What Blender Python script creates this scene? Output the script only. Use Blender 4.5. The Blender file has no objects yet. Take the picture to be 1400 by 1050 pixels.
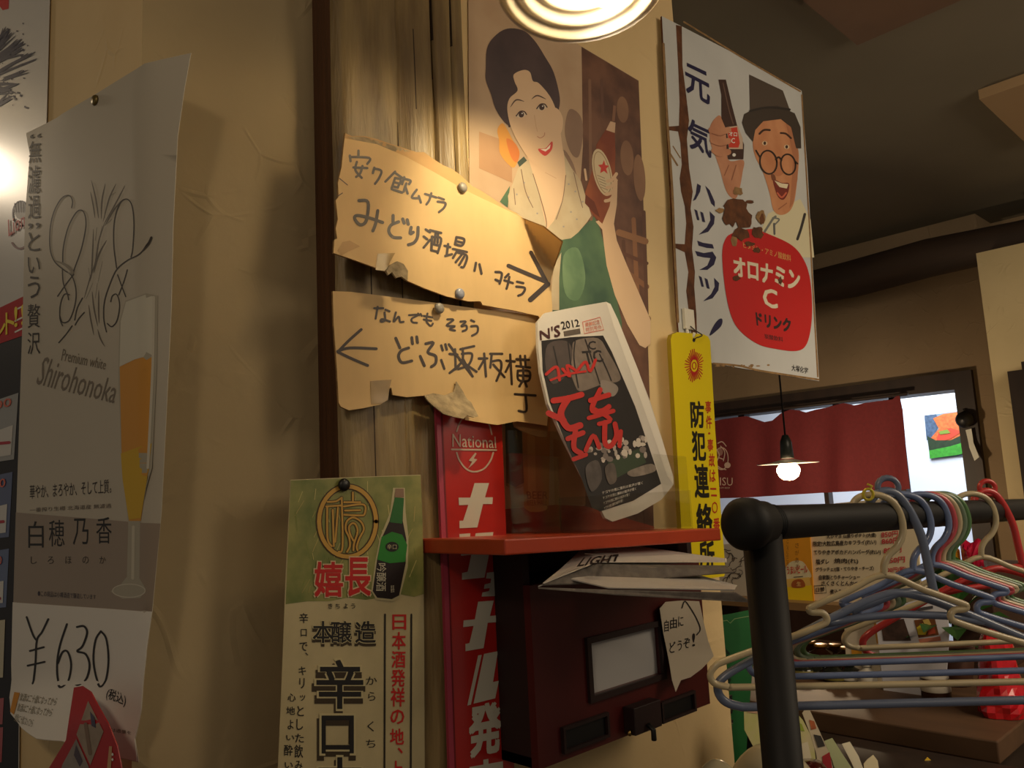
import bpy, bmesh, math, random
from mathutils import Vector, Matrix
from mathutils.geometry import delaunay_2d_cdt

random.seed(7)
scene = bpy.context.scene
COL = scene.collection

# ------------------------------------------------------------------ camera
F = 1100.0                       # focal length in pixels of the 1400x1050 frame
CAM = Vector((0, 0, 1.55))
# camera axes (right, forward, up) -> room axes, from the vanishing points of the room
def _n(v):
    return Vector(v).normalized()
_Z = _n((-400, 1100, 8000))
_X = _n((1150, 1100, -93.75))
_Y = _Z.cross(_X).normalized()
_X = _Y.cross(_Z).normalized()
R = Vector((_X[0], _Y[0], _Z[0])); FW = Vector((_X[1], _Y[1], _Z[1])); U = Vector((_X[2], _Y[2], _Z[2]))
cam_data = bpy.data.cameras.new('camera')
cam_data.sensor_width = 36.0
cam_data.lens = 36.0 * F / 1400.0
cam_data.clip_start = 0.02
cam = bpy.data.objects.new('camera', cam_data)
COL.objects.link(cam)
cam.matrix_world = Matrix(((R[0], U[0], -FW[0], CAM[0]), (R[1], U[1], -FW[1], CAM[1]),
                           (R[2], U[2], -FW[2], CAM[2]), (0, 0, 0, 1)))
scene.camera = cam

def ray(px, py):
    return R * ((px - 700) / F) + U * ((525 - py) / F) + FW
def P(px, py, d):
    return CAM + ray(px, py) * d
def on_plane(px, py, p0, n):
    d = ray(px, py)
    return CAM + d * ((p0 - CAM).dot(n) / d.dot(n))
def onY(px, py, y): return on_plane(px, py, Vector((0, y, 0)), Vector((0, 1, 0)))
def onX(px, py, x): return on_plane(px, py, Vector((x, 0, 0)), Vector((1, 0, 0)))
def onZ(px, py, z): return on_plane(px, py, Vector((0, 0, z)), Vector((0, 0, 1)))

# ------------------------------------------------------------------ view, world, lights
vs = scene.view_settings
scene.display_settings.display_device = 'sRGB'
vs.view_transform = 'Standard'; vs.look = 'None'; vs.gamma = 1.0; vs.use_curve_mapping = False
vs.exposure = 0.0
world = bpy.data.worlds.new('world'); scene.world = world; world.use_nodes = True
bg = world.node_tree.nodes['Background']
bg.inputs[0].default_value = (1.0, 0.88, 0.72, 1); bg.inputs[1].default_value = 0.12

def light(name, kind, loc, energy, color, size=0.05, target=None, **kw):
    l = bpy.data.lights.new(name, kind); l.energy = energy; l.color = color
    if kind == 'AREA':
        l.size = size
    else:
        l.shadow_soft_size = size
    for k, v in kw.items(): setattr(l, k, v)
    o = bpy.data.objects.new(name, l); COL.objects.link(o); o.location = loc
    if target is not None:
        o.rotation_euler = (Vector(target) - Vector(loc)).to_track_quat('-Z', 'Y').to_euler()
    return o

LAMP = P(836, 34, 0.97)                       # just under the bulb of the lamp before the wooden post
WARM = (1.0, 0.81, 0.58)
light('lamp_beam', 'SPOT', LAMP, 6.0, (1.0, 0.80, 0.47), 0.012, onY(715, 335, 0.80), spot_size=math.radians(92), spot_blend=0.6)
light('lamp_spill', 'SPOT', LAMP, 1.0, (1.0, 0.84, 0.64), 0.03, P(905, 330, 1.3), spot_size=math.radians(118), spot_blend=0.6)
light('room_lamp_left', 'POINT', (-0.75, -0.25, 2.4), 14, WARM, 0.09)
light('room_lamp_far_left', 'POINT', (-0.2, 2.4, 2.5), 9, WARM, 0.07)
light('ambient_fill', 'AREA', (0.9, -1.2, 2.5), 2.5, WARM, 0.7, (1.1, 0.9, 1.4))  # unseen area light, added as dim warm fill
light('right_fill', 'AREA', (2.0, -0.8, 2.5), 25, WARM, 1.1, (3.2, 1.3, 1.1))  # unseen area light, added to brighten the right side
light('counter_fill', 'SPOT', (1.25, -0.75, 2.5), 34, WARM, 0.08, (2.1, 0.95, 1.2), spot_size=math.radians(44), spot_blend=0.6)  # unseen spot, added to brighten the menu
light('back_room_lamp', 'AREA', (4.72, 1.6, 2.5), 46, (0.78, 0.87, 1.0), 1.0, (5.2, 1.6, 1.2))

# ------------------------------------------------------------------ materials
def lin(c):
    return tuple(((v / 255) / 12.92 if v / 255 <= 0.04045 else ((v / 255 + 0.055) / 1.055) ** 2.4) for v in c)
_mats = {}
def mat(name, rgb, rough=0.6, metal=0.0, noise=0.0, scale=30.0, bump=0.0, bscale=80.0, stretch=None, coat=0.0,
        rgb2=None, detail=4.0):
    if name in _mats: return _mats[name]
    m = bpy.data.materials.new(name); m.use_nodes = True
    nt = m.node_tree; b = nt.nodes['Principled BSDF']
    c = lin(rgb)
    b.inputs['Base Color'].default_value = (*c, 1)
    b.inputs['Roughness'].default_value = rough
    b.inputs['Metallic'].default_value = metal
    if coat:
        b.inputs['Coat Weight'].default_value = coat; b.inputs['Coat Roughness'].default_value = 0.15
    if noise or bump:
        tc = nt.nodes.new('ShaderNodeTexCoord'); mp = nt.nodes.new('ShaderNodeMapping')
        nt.links.new(tc.outputs['Object'], mp.inputs[0])
        if stretch: mp.inputs['Scale'].default_value = stretch
        if noise:
            n = nt.nodes.new('ShaderNodeTexNoise'); n.inputs['Scale'].default_value = scale
            n.inputs['Detail'].default_value = detail
            nt.links.new(mp.outputs[0], n.inputs['Vector'])
            mx = nt.nodes.new('ShaderNodeMix'); mx.data_type = 'RGBA'
            c2 = lin(rgb2) if rgb2 else tuple(max(0, v * (1 - noise)) for v in c)
            mx.inputs['A'].default_value = (*c2, 1); mx.inputs['B'].default_value = (*c, 1)
            rp = nt.nodes.new('ShaderNodeMapRange'); rp.inputs[1].default_value = 0.35; rp.inputs[2].default_value = 0.65
            nt.links.new(n.outputs['Fac'], rp.inputs[0]); nt.links.new(rp.outputs[0], mx.inputs['Factor'])
            nt.links.new(mx.outputs['Result'], b.inputs['Base Color'])
        if bump:
            n2 = nt.nodes.new('ShaderNodeTexNoise'); n2.inputs['Scale'].default_value = bscale
            n2.inputs['Detail'].default_value = 5
            nt.links.new(mp.outputs[0], n2.inputs['Vector'])
            bp = nt.nodes.new('ShaderNodeBump'); bp.inputs['Strength'].default_value = bump
            bp.inputs['Distance'].default_value = 0.004
            nt.links.new(n2.outputs['Fac'], bp.inputs['Height']); nt.links.new(bp.outputs[0], b.inputs['Normal'])
    _mats[name] = m
    return m
def ink(rgb, rough=0.55, noise=0.0):
    return mat('ink_%d_%d_%d%s' % (*rgb, '_n' if noise else ''), rgb, rough, noise=noise, scale=60)
def emit(name, rgb, strength):
    if name in _mats: return _mats[name]
    m = bpy.data.materials.new(name); m.use_nodes = True
    b = m.node_tree.nodes['Principled BSDF']
    b.inputs['Base Color'].default_value = (*lin(rgb), 1)
    b.inputs['Emission Color'].default_value = (*lin(rgb), 1); b.inputs['Emission Strength'].default_value = strength
    _mats[name] = m
    return m
def clear(name, rgb=(235, 235, 230), fac=0.14):
    if name in _mats: return _mats[name]
    m = bpy.data.materials.new(name); m.use_nodes = True
    nt = m.node_tree; nt.nodes.clear()
    out = nt.nodes.new('ShaderNodeOutputMaterial'); mix = nt.nodes.new('ShaderNodeMixShader')
    tr = nt.nodes.new('ShaderNodeBsdfTransparent'); gl = nt.nodes.new('ShaderNodeBsdfGlossy')
    fr = nt.nodes.new('ShaderNodeLayerWeight'); fr.inputs[0].default_value = 0.12
    ma = nt.nodes.new('ShaderNodeMath'); ma.operation = 'MULTIPLY_ADD'; ma.inputs[1].default_value = 0.30; ma.inputs[2].default_value = fac * 0.2
    gl.inputs[1].default_value = 0.08; gl.inputs[0].default_value = (*lin(rgb), 1)
    tr.inputs[0].default_value = (0.93, 0.93, 0.91, 1)
    nt.links.new(fr.outputs['Facing'], ma.inputs[0]); nt.links.new(ma.outputs[0], mix.inputs[0])
    nt.links.new(tr.outputs[0], mix.inputs[1]); nt.links.new(gl.outputs[0], mix.inputs[2])
    nt.links.new(mix.outputs[0], out.inputs[0])
    _mats[name] = m
    return m
def plaster(name, rgb, rgb2):
    if name in _mats: return _mats[name]
    m = mat(name, rgb, 0.85, noise=0.2, scale=3.0, rgb2=rgb2)
    nt = m.node_tree; b = nt.nodes['Principled BSDF']
    tc = nt.nodes.new('ShaderNodeTexCoord')
    def N(kind, **kw):
        n = nt.nodes.new(kind)
        for k, v in kw.items(): n.inputs[k].default_value = v
        return n
    # trowel sweeps: curved ridges from a distorted ring wave kept only in patches, over a fine sandy grain
    nz = N('ShaderNodeTexNoise', Scale=4.0, Detail=1.0); nt.links.new(tc.outputs['Object'], nz.inputs['Vector'])
    vadd = nt.nodes.new('ShaderNodeMix'); vadd.data_type = 'RGBA'; vadd.blend_type = 'ADD'; vadd.inputs['Factor'].default_value = 0.35
    nt.links.new(tc.outputs['Object'], vadd.inputs['A']); nt.links.new(nz.outputs['Color'], vadd.inputs['B'])
    vo = N('ShaderNodeTexVoronoi', Scale=10.0); vo.feature = 'DISTANCE_TO_EDGE'
    nt.links.new(vadd.outputs['Result'], vo.inputs['Vector'])
    mr = nt.nodes.new('ShaderNodeMapRange'); mr.inputs[1].default_value = 0.0; mr.inputs[2].default_value = 0.055
    mr.inputs[3].default_value = 1.0; mr.inputs[4].default_value = 0.0
    nt.links.new(vo.outputs['Distance'], mr.inputs[0])
    pn = N('ShaderNodeTexNoise', Scale=16.0, Detail=2.0); nt.links.new(tc.outputs['Object'], pn.inputs['Vector'])
    pr = nt.nodes.new('ShaderNodeMapRange'); pr.inputs[1].default_value = 0.50; pr.inputs[2].default_value = 0.64; pr.inputs[4].default_value = 0.6
    nt.links.new(pn.outputs['Fac'], pr.inputs[0])
    mu = nt.nodes.new('ShaderNodeMath'); mu.operation = 'MULTIPLY'
    nt.links.new(mr.outputs[0], mu.inputs[0]); nt.links.new(pr.outputs[0], mu.inputs[1])
    fn = N('ShaderNodeTexNoise', Scale=45.0, Detail=6.0); nt.links.new(tc.outputs['Object'], fn.inputs['Vector'])
    ad = nt.nodes.new('ShaderNodeMath'); ad.operation = 'MULTIPLY_ADD'; ad.inputs[1].default_value = 0.35
    nt.links.new(fn.outputs['Fac'], ad.inputs[0]); nt.links.new(mu.outputs[0], ad.inputs[2])
    bp = N('ShaderNodeBump', Strength=0.5, Distance=0.004)
    nt.links.new(ad.outputs[0], bp.inputs['Height']); nt.links.new(bp.outputs[0], b.inputs['Normal'])
    return m

# ------------------------------------------------------------------ objects
def _link(name, me, parent, loc):
    o = bpy.data.objects.new(name, me); COL.objects.link(o)
    if parent is not None: o.parent = parent
    else: o.location = loc
    return o
def tag(o, label=None, cat=None, group=None, kind=None):
    if label: o['label'] = label
    if cat: o['category'] = cat
    if group: o['group'] = group
    if kind: o['kind'] = kind
    return o
def root(name, loc, label, cat, group=None):
    o = bpy.data.objects.new(name, None); COL.objects.link(o); o.location = loc
    o.empty_display_size = 0.05
    bpy.context.view_layer.update()
    return tag(o, label, cat, group)
def base_of(o):
    v = Vector((0, 0, 0))
    while o is not None:
        v += Vector(o.location); o = o.parent
    return v

class MB:
    """collects verts and faces in room coordinates, then links ONE mesh object"""
    def __init__(s): s.v = []; s.f = []; s.fm = []; s.mats = []; s.smooth = []
    def mi(s, m):
        if m not in s.mats: s.mats.append(m)
        return s.mats.index(m)
    def add(s, verts, faces, m, smooth=False):
        k = len(s.v); s.v += [Vector(v) for v in verts]; i = s.mi(m)
        for f in faces:
            s.f.append([k + a for a in f]); s.fm.append(i); s.smooth.append(smooth)
    def box(s, lo, hi, m):
        x0, y0, z0 = lo; x1, y1, z1 = hi
        s.add([(x0, y0, z0), (x1, y0, z0), (x1, y1, z0), (x0, y1, z0), (x0, y0, z1), (x1, y0, z1), (x1, y1, z1), (x0, y1, z1)],
              [(0, 3, 2, 1), (4, 5, 6, 7), (0, 1, 5, 4), (1, 2, 6, 5), (2, 3, 7, 6), (3, 0, 4, 7)], m)
    def prism(s, poly, z0, z1, m):
        n = len(poly)
        s.add([(x, y, z0) for x, y in poly] + [(x, y, z1) for x, y in poly],
              [tuple(range(n))[::-1], tuple(range(n, 2 * n))] + [(i, (i + 1) % n, n + (i + 1) % n, n + i) for i in range(n)], m)
    def hexa(s, q0, q1, m):       # two quads, front and back
        s.add(list(q0) + list(q1), [(0, 1, 2, 3), (7, 6, 5, 4)] + [(i, 4 + i, 4 + (i + 1) % 4, (i + 1) % 4) for i in range(4)], m)
    def tube(s, pts, r, m, n=10, closed=False, caps=True):
        pts = [Vector(p) for p in pts]; N = len(pts); rs = r if isinstance(r, (list, tuple)) else [r] * N
        t0 = (pts[1] - pts[0]).normalized()
        a = Vector((0, 0, 1)) if abs(t0.z) < 0.9 else Vector((1, 0, 0))
        nrm = (a - t0 * a.dot(t0)).normalized(); rings = []
        for i, p in enumerate(pts):
            if closed: t = (pts[(i + 1) % N] - pts[i - 1])
            elif i == 0: t = pts[1] - pts[0]
            elif i == N - 1: t = pts[-1] - pts[-2]
            else: t = pts[i + 1] - pts[i - 1]
            t = t.normalized(); nrm = (nrm - t * nrm.dot(t)).normalized(); bn = t.cross(nrm)
            rings.append([p + (nrm * math.cos(2 * math.pi * k / n) + bn * math.sin(2 * math.pi * k / n)) * rs[i] for k in range(n)])
        vs_ = [v for rg in rings for v in rg]; fs = []
        for i in range(N if closed else N - 1):
            j = (i + 1) % N
            for k in range(n):
                fs.append((i * n + k, i * n + (k + 1) % n, j * n + (k + 1) % n, j * n + k))
        if caps and not closed:
            fs.append(tuple(range(n))[::-1]); fs.append(tuple((N - 1) * n + k for k in range(n)))
        s.add(vs_, fs, m, True)
    def lathe(s, c, prof, m, n=24, axis=None):
        c = Vector(c); ax = Vector(axis).normalized() if axis is not None else Vector((0, 0, 1))
        a = Vector((1, 0, 0)) if abs(ax.x) < 0.9 else Vector((0, 1, 0))
        e1 = (a - ax * a.dot(ax)).normalized(); e2 = ax.cross(e1)
        vs_ = []; fs = []
        for (r, z) in prof:
            for k in range(n):
                th = 2 * math.pi * k / n
                vs_.append(c + ax * z + (e1 * math.cos(th) + e2 * math.sin(th)) * max(r, 1e-5))
        for i in range(len(prof) - 1):
            for k in range(n):
                fs.append((i * n + k, i * n + (k + 1) % n, (i + 1) * n + (k + 1) % n, (i + 1) * n + k))
        s.add(vs_, fs, m, True)
    def build(s, name, parent=None, label=None, bevel=0.0, base=None):
        if parent is not None: b = base_of(parent)
        elif base is not None: b = Vector(base)
        else:
            xs = [v.x for v in s.v]; ys = [v.y for v in s.v]; zs = [v.z for v in s.v]
            b = Vector(((min(xs) + max(xs)) / 2, (min(ys) + max(ys)) / 2, min(zs)))
        me = bpy.data.meshes.new(name)
        me.from_pydata([v - b for v in s.v], [], s.f)
        for m in s.mats: me.materials.append(m)
        me.polygons.foreach_set('material_index', s.fm)
        me.polygons.foreach_set('use_smooth', s.smooth)
        me.update()
        o = _link(name, me, parent, b)
        if bevel:
            md = o.modifiers.new('bevel', 'BEVEL'); md.width = bevel; md.segments = 2; md.limit_method = 'ANGLE'
        if label: o['label'] = label
        return o

def spline(pts, closed=False, k=6):
    pts = [Vector(p) for p in pts]; n = len(pts); out = []
    if n < 3: return pts
    rng = range(n if closed else n - 1)
    for i in rng:
        if closed: p0, p1, p2, p3 = pts[i - 1], pts[i], pts[(i + 1) % n], pts[(i + 2) % n]
        else: p0, p1, p2, p3 = pts[max(i - 1, 0)], pts[i], pts[i + 1], pts[min(i + 2, n - 1)]
        for j in range(k):
            t = j / k
            out.append(0.5 * (2 * p1 + (p2 - p0) * t + (2 * p0 - 5 * p1 + 4 * p2 - p3) * t * t + (3 * p1 - p0 - 3 * p2 + p3) * t ** 3))
    if not closed: out.append(pts[-1])
    return out

_glyphs = {}
def glyph(body, bold=0.0):
    """outline mesh of a string in Blender's own font, as 2D verts scaled to a unit box"""
    k = (body, bold)
    if k in _glyphs: return _glyphs[k]
    c = bpy.data.curves.new('lettering', 'FONT'); c.body = body; c.size = 1.0
    c.resolution_u = 2; c.offset = bold; c.fill_mode = 'FRONT'
    o = bpy.data.objects.new('lettering', c); COL.objects.link(o)
    dg = bpy.context.evaluated_depsgraph_get(); ev = o.evaluated_get(dg); me = ev.to_mesh()
    vs_ = [(v.co.x, v.co.y) for v in me.vertices]; fs = [tuple(p.vertices) for p in me.polygons]
    ev.to_mesh_clear(); bpy.data.objects.remove(o); bpy.data.curves.remove(c)
    if vs_:
        x0 = min(v[0] for v in vs_); x1 = max(v[0] for v in vs_); y0 = min(v[1] for v in vs_); y1 = max(v[1] for v in vs_)
        w = max(x1 - x0, 1e-6); h = max(y1 - y0, 1e-6)
        vs_ = [((x - x0) / w, (y - y0) / h) for x, y in vs_]
    _glyphs[k] = (vs_, fs)
    return _glyphs[k]

def inside(poly, x, y):
    r = False; n = len(poly); j = n - 1
    for i in range(n):
        xi, yi = poly[i][0], poly[i][1]; xj, yj = poly[j][0], poly[j][1]
        if (yi > y) != (yj > y) and x < (xj - xi) * (y - yi) / (yj - yi + 1e-12) + xi: r = not r
        j = i
    return r

class Sheet(MB):
    """a flat or gently bent printed sheet: shapes are drawn on its own face, which lies at
    surf(px, py); ink layers stand a fraction of a millimetre proud of the face"""
    def __init__(s, surf, normal, step=0, lift=0.0003):
        super().__init__(); s.surf = surf; s.nrm = Vector(normal).normalized(); s.step = step; s.lift = lift; s.count = 0; s.fine = 0.0
    def S(s, x, y, layer):
        return s.surf(x, y) + s.nrm * (s.lift * layer + (s.fine if layer else 0.0))
    def _next(s):
        s.count += 1; s.fine = (s.count % 10) * 0.085 * s.lift
    def _dense(s, pts):
        if not s.step: return pts
        out = []
        for i in range(len(pts)):
            a = pts[i]; b = pts[(i + 1) % len(pts)]
            k = max(1, int(math.ceil(math.hypot(b[0] - a[0], b[1] - a[1]) / s.step)))
            out += [(a[0] + (b[0] - a[0]) * j / k, a[1] + (b[1] - a[1]) * j / k) for j in range(k)]
        return out
    def poly(s, pts, m, layer=1, smooth=False, k=5):
        if smooth: pts = [(p[0], p[1]) for p in spline([(a, b, 0) for a, b in pts], True, k)]
        s._next(); pts = s._dense(list(pts)); V = [Vector((a, b)) for a, b in pts]; n = len(V)
        if s.step:
            x0 = min(v.x for v in V); x1 = max(v.x for v in V); y0 = min(v.y for v in V); y1 = max(v.y for v in V)
            x = x0 + s.step * 0.5
            while x < x1:
                y = y0 + s.step * 0.5
                while y < y1:
                    if inside(pts, x, y): V.append(Vector((x, y)))
                    y += s.step
                x += s.step
        ov, oe, of, *_ = delaunay_2d_cdt(V, [], [list(range(n))], 1, 1e-4)
        fs = []
        for f in of:
            a, b, c = (ov[i] for i in f[:3])
            if (b - a).cross(c - a) > 0: f = f[::-1]
            fs.append(tuple(f[::-1]) if False else tuple(f))
        s.add([s.S(v.x, v.y, layer) for v in ov], fs, m, bool(s.step))
        return pts
    def slab(s, pts, m, thick, side=None, smooth=False, back=None):
        pts = s.poly(pts, m, 0, smooth)
        nf = len(s.f); side = side or m
        # back face and rim
        k = len(pts)
        fr = [s.S(a, b, 0) for a, b in pts]; bk = [p - s.nrm * thick for p in fr]
        s.add(fr + bk, [(i, (i + 1) % k, k + (i + 1) % k, k + i) for i in range(k)], side)
        V = [Vector((a, b)) for a, b in pts]
        grid = []
        if s.step:
            xs = [v.x for v in V]; ys = [v.y for v in V]
            x = min(xs) + s.step * 0.5
            while x < max(xs):
                y = min(ys) + s.step * 0.5
                while y < max(ys):
                    if inside(pts, x, y): grid.append(Vector((x, y)))
                    y += s.step
                x += s.step
        ov, oe, of, *_ = delaunay_2d_cdt(V + grid, [], [list(range(k))], 1, 1e-4)
        s.add([s.S(v.x, v.y, 0) - s.nrm * thick for v in ov], [tuple(f) for f in of], back or m)
    def ell(s, cx, cy, rx, ry, m, layer=1, rot=0.0, n=28, a0=0, a1=360):
        c, sn = math.cos(math.radians(rot)), math.sin(math.radians(rot)); pts = []
        for i in range(n):
            t = 2 * math.pi * i / n; x = rx * math.cos(t); y = ry * math.sin(t)
            pts.append((cx + x * c - y * sn, cy + x * sn + y * c))
        s.poly(pts, m, layer)
    def arc(s, cx, cy, rx, ry, w, m, layer=1, a0=0, a1=360, rot=0.0, n=36):
        c, sn = math.cos(math.radians(rot)), math.sin(math.radians(rot)); pts = []
        for i in range(n + 1):
            t = math.radians(a0 + (a1 - a0) * i / n); x = rx * math.cos(t); y = ry * math.sin(t)
            pts.append((cx + x * c - y * sn, cy + x * sn + y * c))
        s.stroke(pts, w, m, layer, smooth=False)
    def stroke(s, pts, w, m, layer=1, smooth=True, taper=False, k=5):
        """a pen line of width w with round ends"""
        s._next()
        if smooth and len(pts) > 2: pts = [(p[0], p[1]) for p in spline([(a, b, 0) for a, b in pts], False, k)]
        n = len(pts)
        ws = [w * (1 if not taper else max(0.15, math.sin(math.pi * (0.06 + 0.88 * i / max(n - 1, 1))))) for i in range(n)]
        L = []; Rr = []
        for i in range(n):
            a = pts[max(i - 1, 0)]; b = pts[min(i + 1, n - 1)]
            dx, dy = b[0] - a[0], b[1] - a[1]; l = math.hypot(dx, dy) or 1
            nx, ny = -dy / l * ws[i] / 2, dx / l * ws[i] / 2
            L.append((pts[i][0] + nx, pts[i][1] + ny)); Rr.append((pts[i][0] - nx, pts[i][1] - ny))
        vs_ = [s.S(a, b, layer) for a, b in L + Rr]
        s.add(vs_, [(i, i + 1, n + i + 1, n + i) for i in range(n - 1)], m)
        if not taper:
            for i, j in ((0, 1), (n - 1, n - 2)):
                dx, dy = pts[i][0] - pts[j][0], pts[i][1] - pts[j][1]; a0 = math.atan2(dy, dx) - math.pi / 2
                vs_ = [s.S(pts[i][0], pts[i][1], layer)] + [s.S(pts[i][0] + ws[i] / 2 * math.cos(a0 + t * math.pi / 5), pts[i][1] + ws[i] / 2 * math.sin(a0 + t * math.pi / 5), layer) for t in range(6)]
                s.add(vs_, [(0, 1 + t, 2 + t) for t in range(5)], m)
    def strokes(s, lists, w, m, off, sc, layer=1, smooth=True):
        for l in lists:
            s.stroke([(off[0] + a / sc, off[1] + b / sc) for a, b in l], w, m, layer, smooth)
    def text(s, body, q, m, layer=1, bold=0.0):
        """string fitted into the corner points q = TL, TR, BR, BL"""
        vs_, fs = glyph(body)
        if not vs_: return
        if bold:      # heavier weight: the same outline printed a hair to each side
            h = bold * 0.62; asp = max(1.0, len(body) * 0.9)
            for du, dv in ((h / asp, h), (-h / asp, h), (h / asp, -h), (-h / asp, -h)): s._glyph(vs_, fs, q, m, layer, du, dv, 1 - 2 * h / asp, 1 - 2 * h)
        s._glyph(vs_, fs, q, m, layer, 0, 0, 1, 1)
    def _glyph(s, vs_, fs, q, m, layer, du, dv, su, sv):
        s._next()
        tl, tr, br, bl = q; out = []
        for u, v in vs_:
            u = 0.5 + (u - 0.5) * su + du; v = 0.5 + (v - 0.5) * sv + dv
            x = bl[0] * (1 - u) * (1 - v) + br[0] * u * (1 - v) + tr[0] * u * v + tl[0] * (1 - u) * v
            y = bl[1] * (1 - u) * (1 - v) + br[1] * u * (1 - v) + tr[1] * u * v + tl[1] * (1 - u) * v
            out.append(s.S(x, y, layer))
        s.add(out, fs, m)
    def t4(s, body, x0, y0, x1, y1, m, layer=1, bold=0.0, slope=0.0, lean=0.0):
        dy = (x1 - x0) * slope; dx = (y1 - y0) * lean
        s.text(body, ((x0, y0), (x1, y0 + dy), (x1 + dx, y1 + dy), (x0 + dx, y1)), m, layer, bold)
    def column(s, chars, x0, x1, ys, m, layer=1, bold=0.0, lean=0.0, slope=0.0):
        for ch, (a, b) in zip(chars, ys):
            sh = (a - ys[0][0]) * lean
            s.t4(ch, x0 + sh, a, x1 + sh, b, m, layer, bold, slope)
def flatY(y): return lambda a, b: onY(a, b, y)
FACE_Y = (0, -1, 0)

# ================================================================== the setting
A_Y = 0.87                       # front wall plane (behind the wooden post)
B_X = 4.08                       # back wall plane (curtain side)
CEIL = 2.67
C0 = onY(188, 500, A_Y).x        # corner of the plaster column
END = onY(976, 700, A_Y).x       # where the front wall ends
LD = Vector((math.cos(math.radians(97.1)), math.sin(math.radians(97.1)), 0))   # run of the left wall face
LN = Vector((-LD.y, LD.x, 0))    # its normal, towards the camera side
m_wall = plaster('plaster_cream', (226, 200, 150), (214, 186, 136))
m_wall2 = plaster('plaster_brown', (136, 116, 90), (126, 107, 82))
m_wall3 = plaster('plaster_lit', (204, 186, 144), (194, 176, 134))  # lighter tone paints in the light falling on the right pier
m_ceil = mat('ceiling_paint', (118, 110, 92), 0.9, noise=0.15, scale=1.5)
m_dark = mat('dark_wood', (46, 32, 24), 0.55, noise=0.4, scale=20, stretch=(1, 1, 0.15))
m_black = mat('black_plastic', (14, 13, 13), 0.42)
m_floor = mat('floor_boards', (92, 66, 44), 0.5, noise=0.3, scale=6, stretch=(6, 0.4, 1))

def struct(mb, name, base=None):
    return tag(mb.build(name, base=base), kind='structure')
CX = onY(500, 500, A_Y).x
m_wall_dim = plaster('plaster_dimmed', (172, 154, 118), (160, 142, 107))  # darker tone stands in for the dimmer light left of the post
b = MB(); b.box((CX, A_Y, 0), (END, A_Y + 0.12, CEIL), m_wall); struct(b, 'wall_front')
c = Vector((C0, A_Y, 0)); e = c + LD * 1.5
b = MB(); b.prism([(c.x, c.y), (CX, c.y), (CX, c.y + .12), (c.x + .1, c.y + .12), (e.x + 0.1, e.y), (e.x, e.y)], 0, CEIL, m_wall_dim); b.fm[-1] = b.mi(m_wall); struct(b, 'wall_left')  # front face takes the dimmed tone, the lit left face stays cream
b = MB(); b.box((-2.2, -2.5, -0.06), (6.2, 6.2, 0), m_floor); struct(b, 'floor')
b = MB(); b.box((-2.2, -2.5, CEIL), (6.2, 6.2, CEIL + 0.08), m_ceil); struct(b, 'ceiling')

# back wall with a framed opening, a lit room behind it
TL = onX(960, 553, B_X); TR = onX(1330, 506, B_X)
hz = TR.z; hy1 = TL.y + 0.9; hy0 = TR.y
b = MB()
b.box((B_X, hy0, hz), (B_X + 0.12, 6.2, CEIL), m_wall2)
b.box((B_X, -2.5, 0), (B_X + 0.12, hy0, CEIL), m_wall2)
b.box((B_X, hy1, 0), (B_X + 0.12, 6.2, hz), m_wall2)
struct(b, 'wall_back')
b = MB(); b.box((5.3, -1.0, 0), (5.4, 6.2, CEIL), mat('white_paint', (236, 238, 242), 0.8)); struct(b, 'wall_side')
fz = onX(1325, 531, B_X).z
py0 = onX(1316, 600, B_X).y
b = MB()
b.box((B_X - 0.03, hy0, fz), (B_X + 0.14, hy1, hz), m_dark)
b.box((B_X - 0.03, hy0, 0), (B_X + 0.14, py0, fz), m_dark)
b.box((B_X - 0.03, hy1 - 0.08, 0), (B_X + 0.14, hy1, fz), m_dark)
for x0, x1 in ((1221, 1231), (1143, 1152), (1072, 1083), (1012, 1020)):
    ya, yb = onX(x0, 600, B_X).y, onX(x1, 600, B_X).y
    b.box((B_X + 0.0, yb, 0.9 if x0 > 1200 else fz - 0.13), (B_X + 0.06, ya, fz), m_dark)
ya, yb = onX(1125, 660, B_X).y, onX(1131, 660, B_X).y
b.box((B_X, yb, 0.0), (B_X + 0.05, ya, 1.62), m_dark)
struct(b, 'door_1')
# low screen wall under the opening
b = MB(); b.box((B_X + 0.02, onX(1228, 700, B_X).y, 0), (B_X + 0.1, hy1, 1.38), mat('white_board', (205, 210, 222), 0.6)); struct(b, 'trim_1')
# soffit and log beam
sz0 = onX(1120, 378, 3.86).z; se = onX(1338, 330, 3.86).y
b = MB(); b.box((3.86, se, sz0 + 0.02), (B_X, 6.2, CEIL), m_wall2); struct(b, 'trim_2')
b = MB()
b.tube([(3.83 + 0.01 * math.sin(i * 1.3), -0.2 + i * 0.35, sz0 - 0.05 + 0.008 * math.sin(i * 2.1)) for i in range(14)],
       [0.085 + 0.008 * math.sin(i * 1.7) for i in range(14)], mat('log_wood', (60, 44, 32), 0.7, noise=0.4, scale=14, stretch=(1, .15, 1), bump=0.4, bscale=30), 12)
struct(b, 'trim_3')
# pier with light painted into its plaster, and dark post at the right
q = onX(1352, 480, 3.62)
b = MB(); b.box((3.62, q.y - 0.9, 0), (B_X, q.y, sz0 - 0.12), m_wall3); struct(b, 'wall_right')
q = onX(1384, 560, 3.5); q2 = onX(1384, 507, 3.5)
b = MB(); b.box((3.5, q.y - 0.25, 0), (3.6, q.y, q2.z), m_dark); b.box((3.5, q.y - 0.2, q2.z), (3.6, q.y - 0.05, q2.z + 0.03), m_dark); struct(b, 'trim_4')
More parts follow.
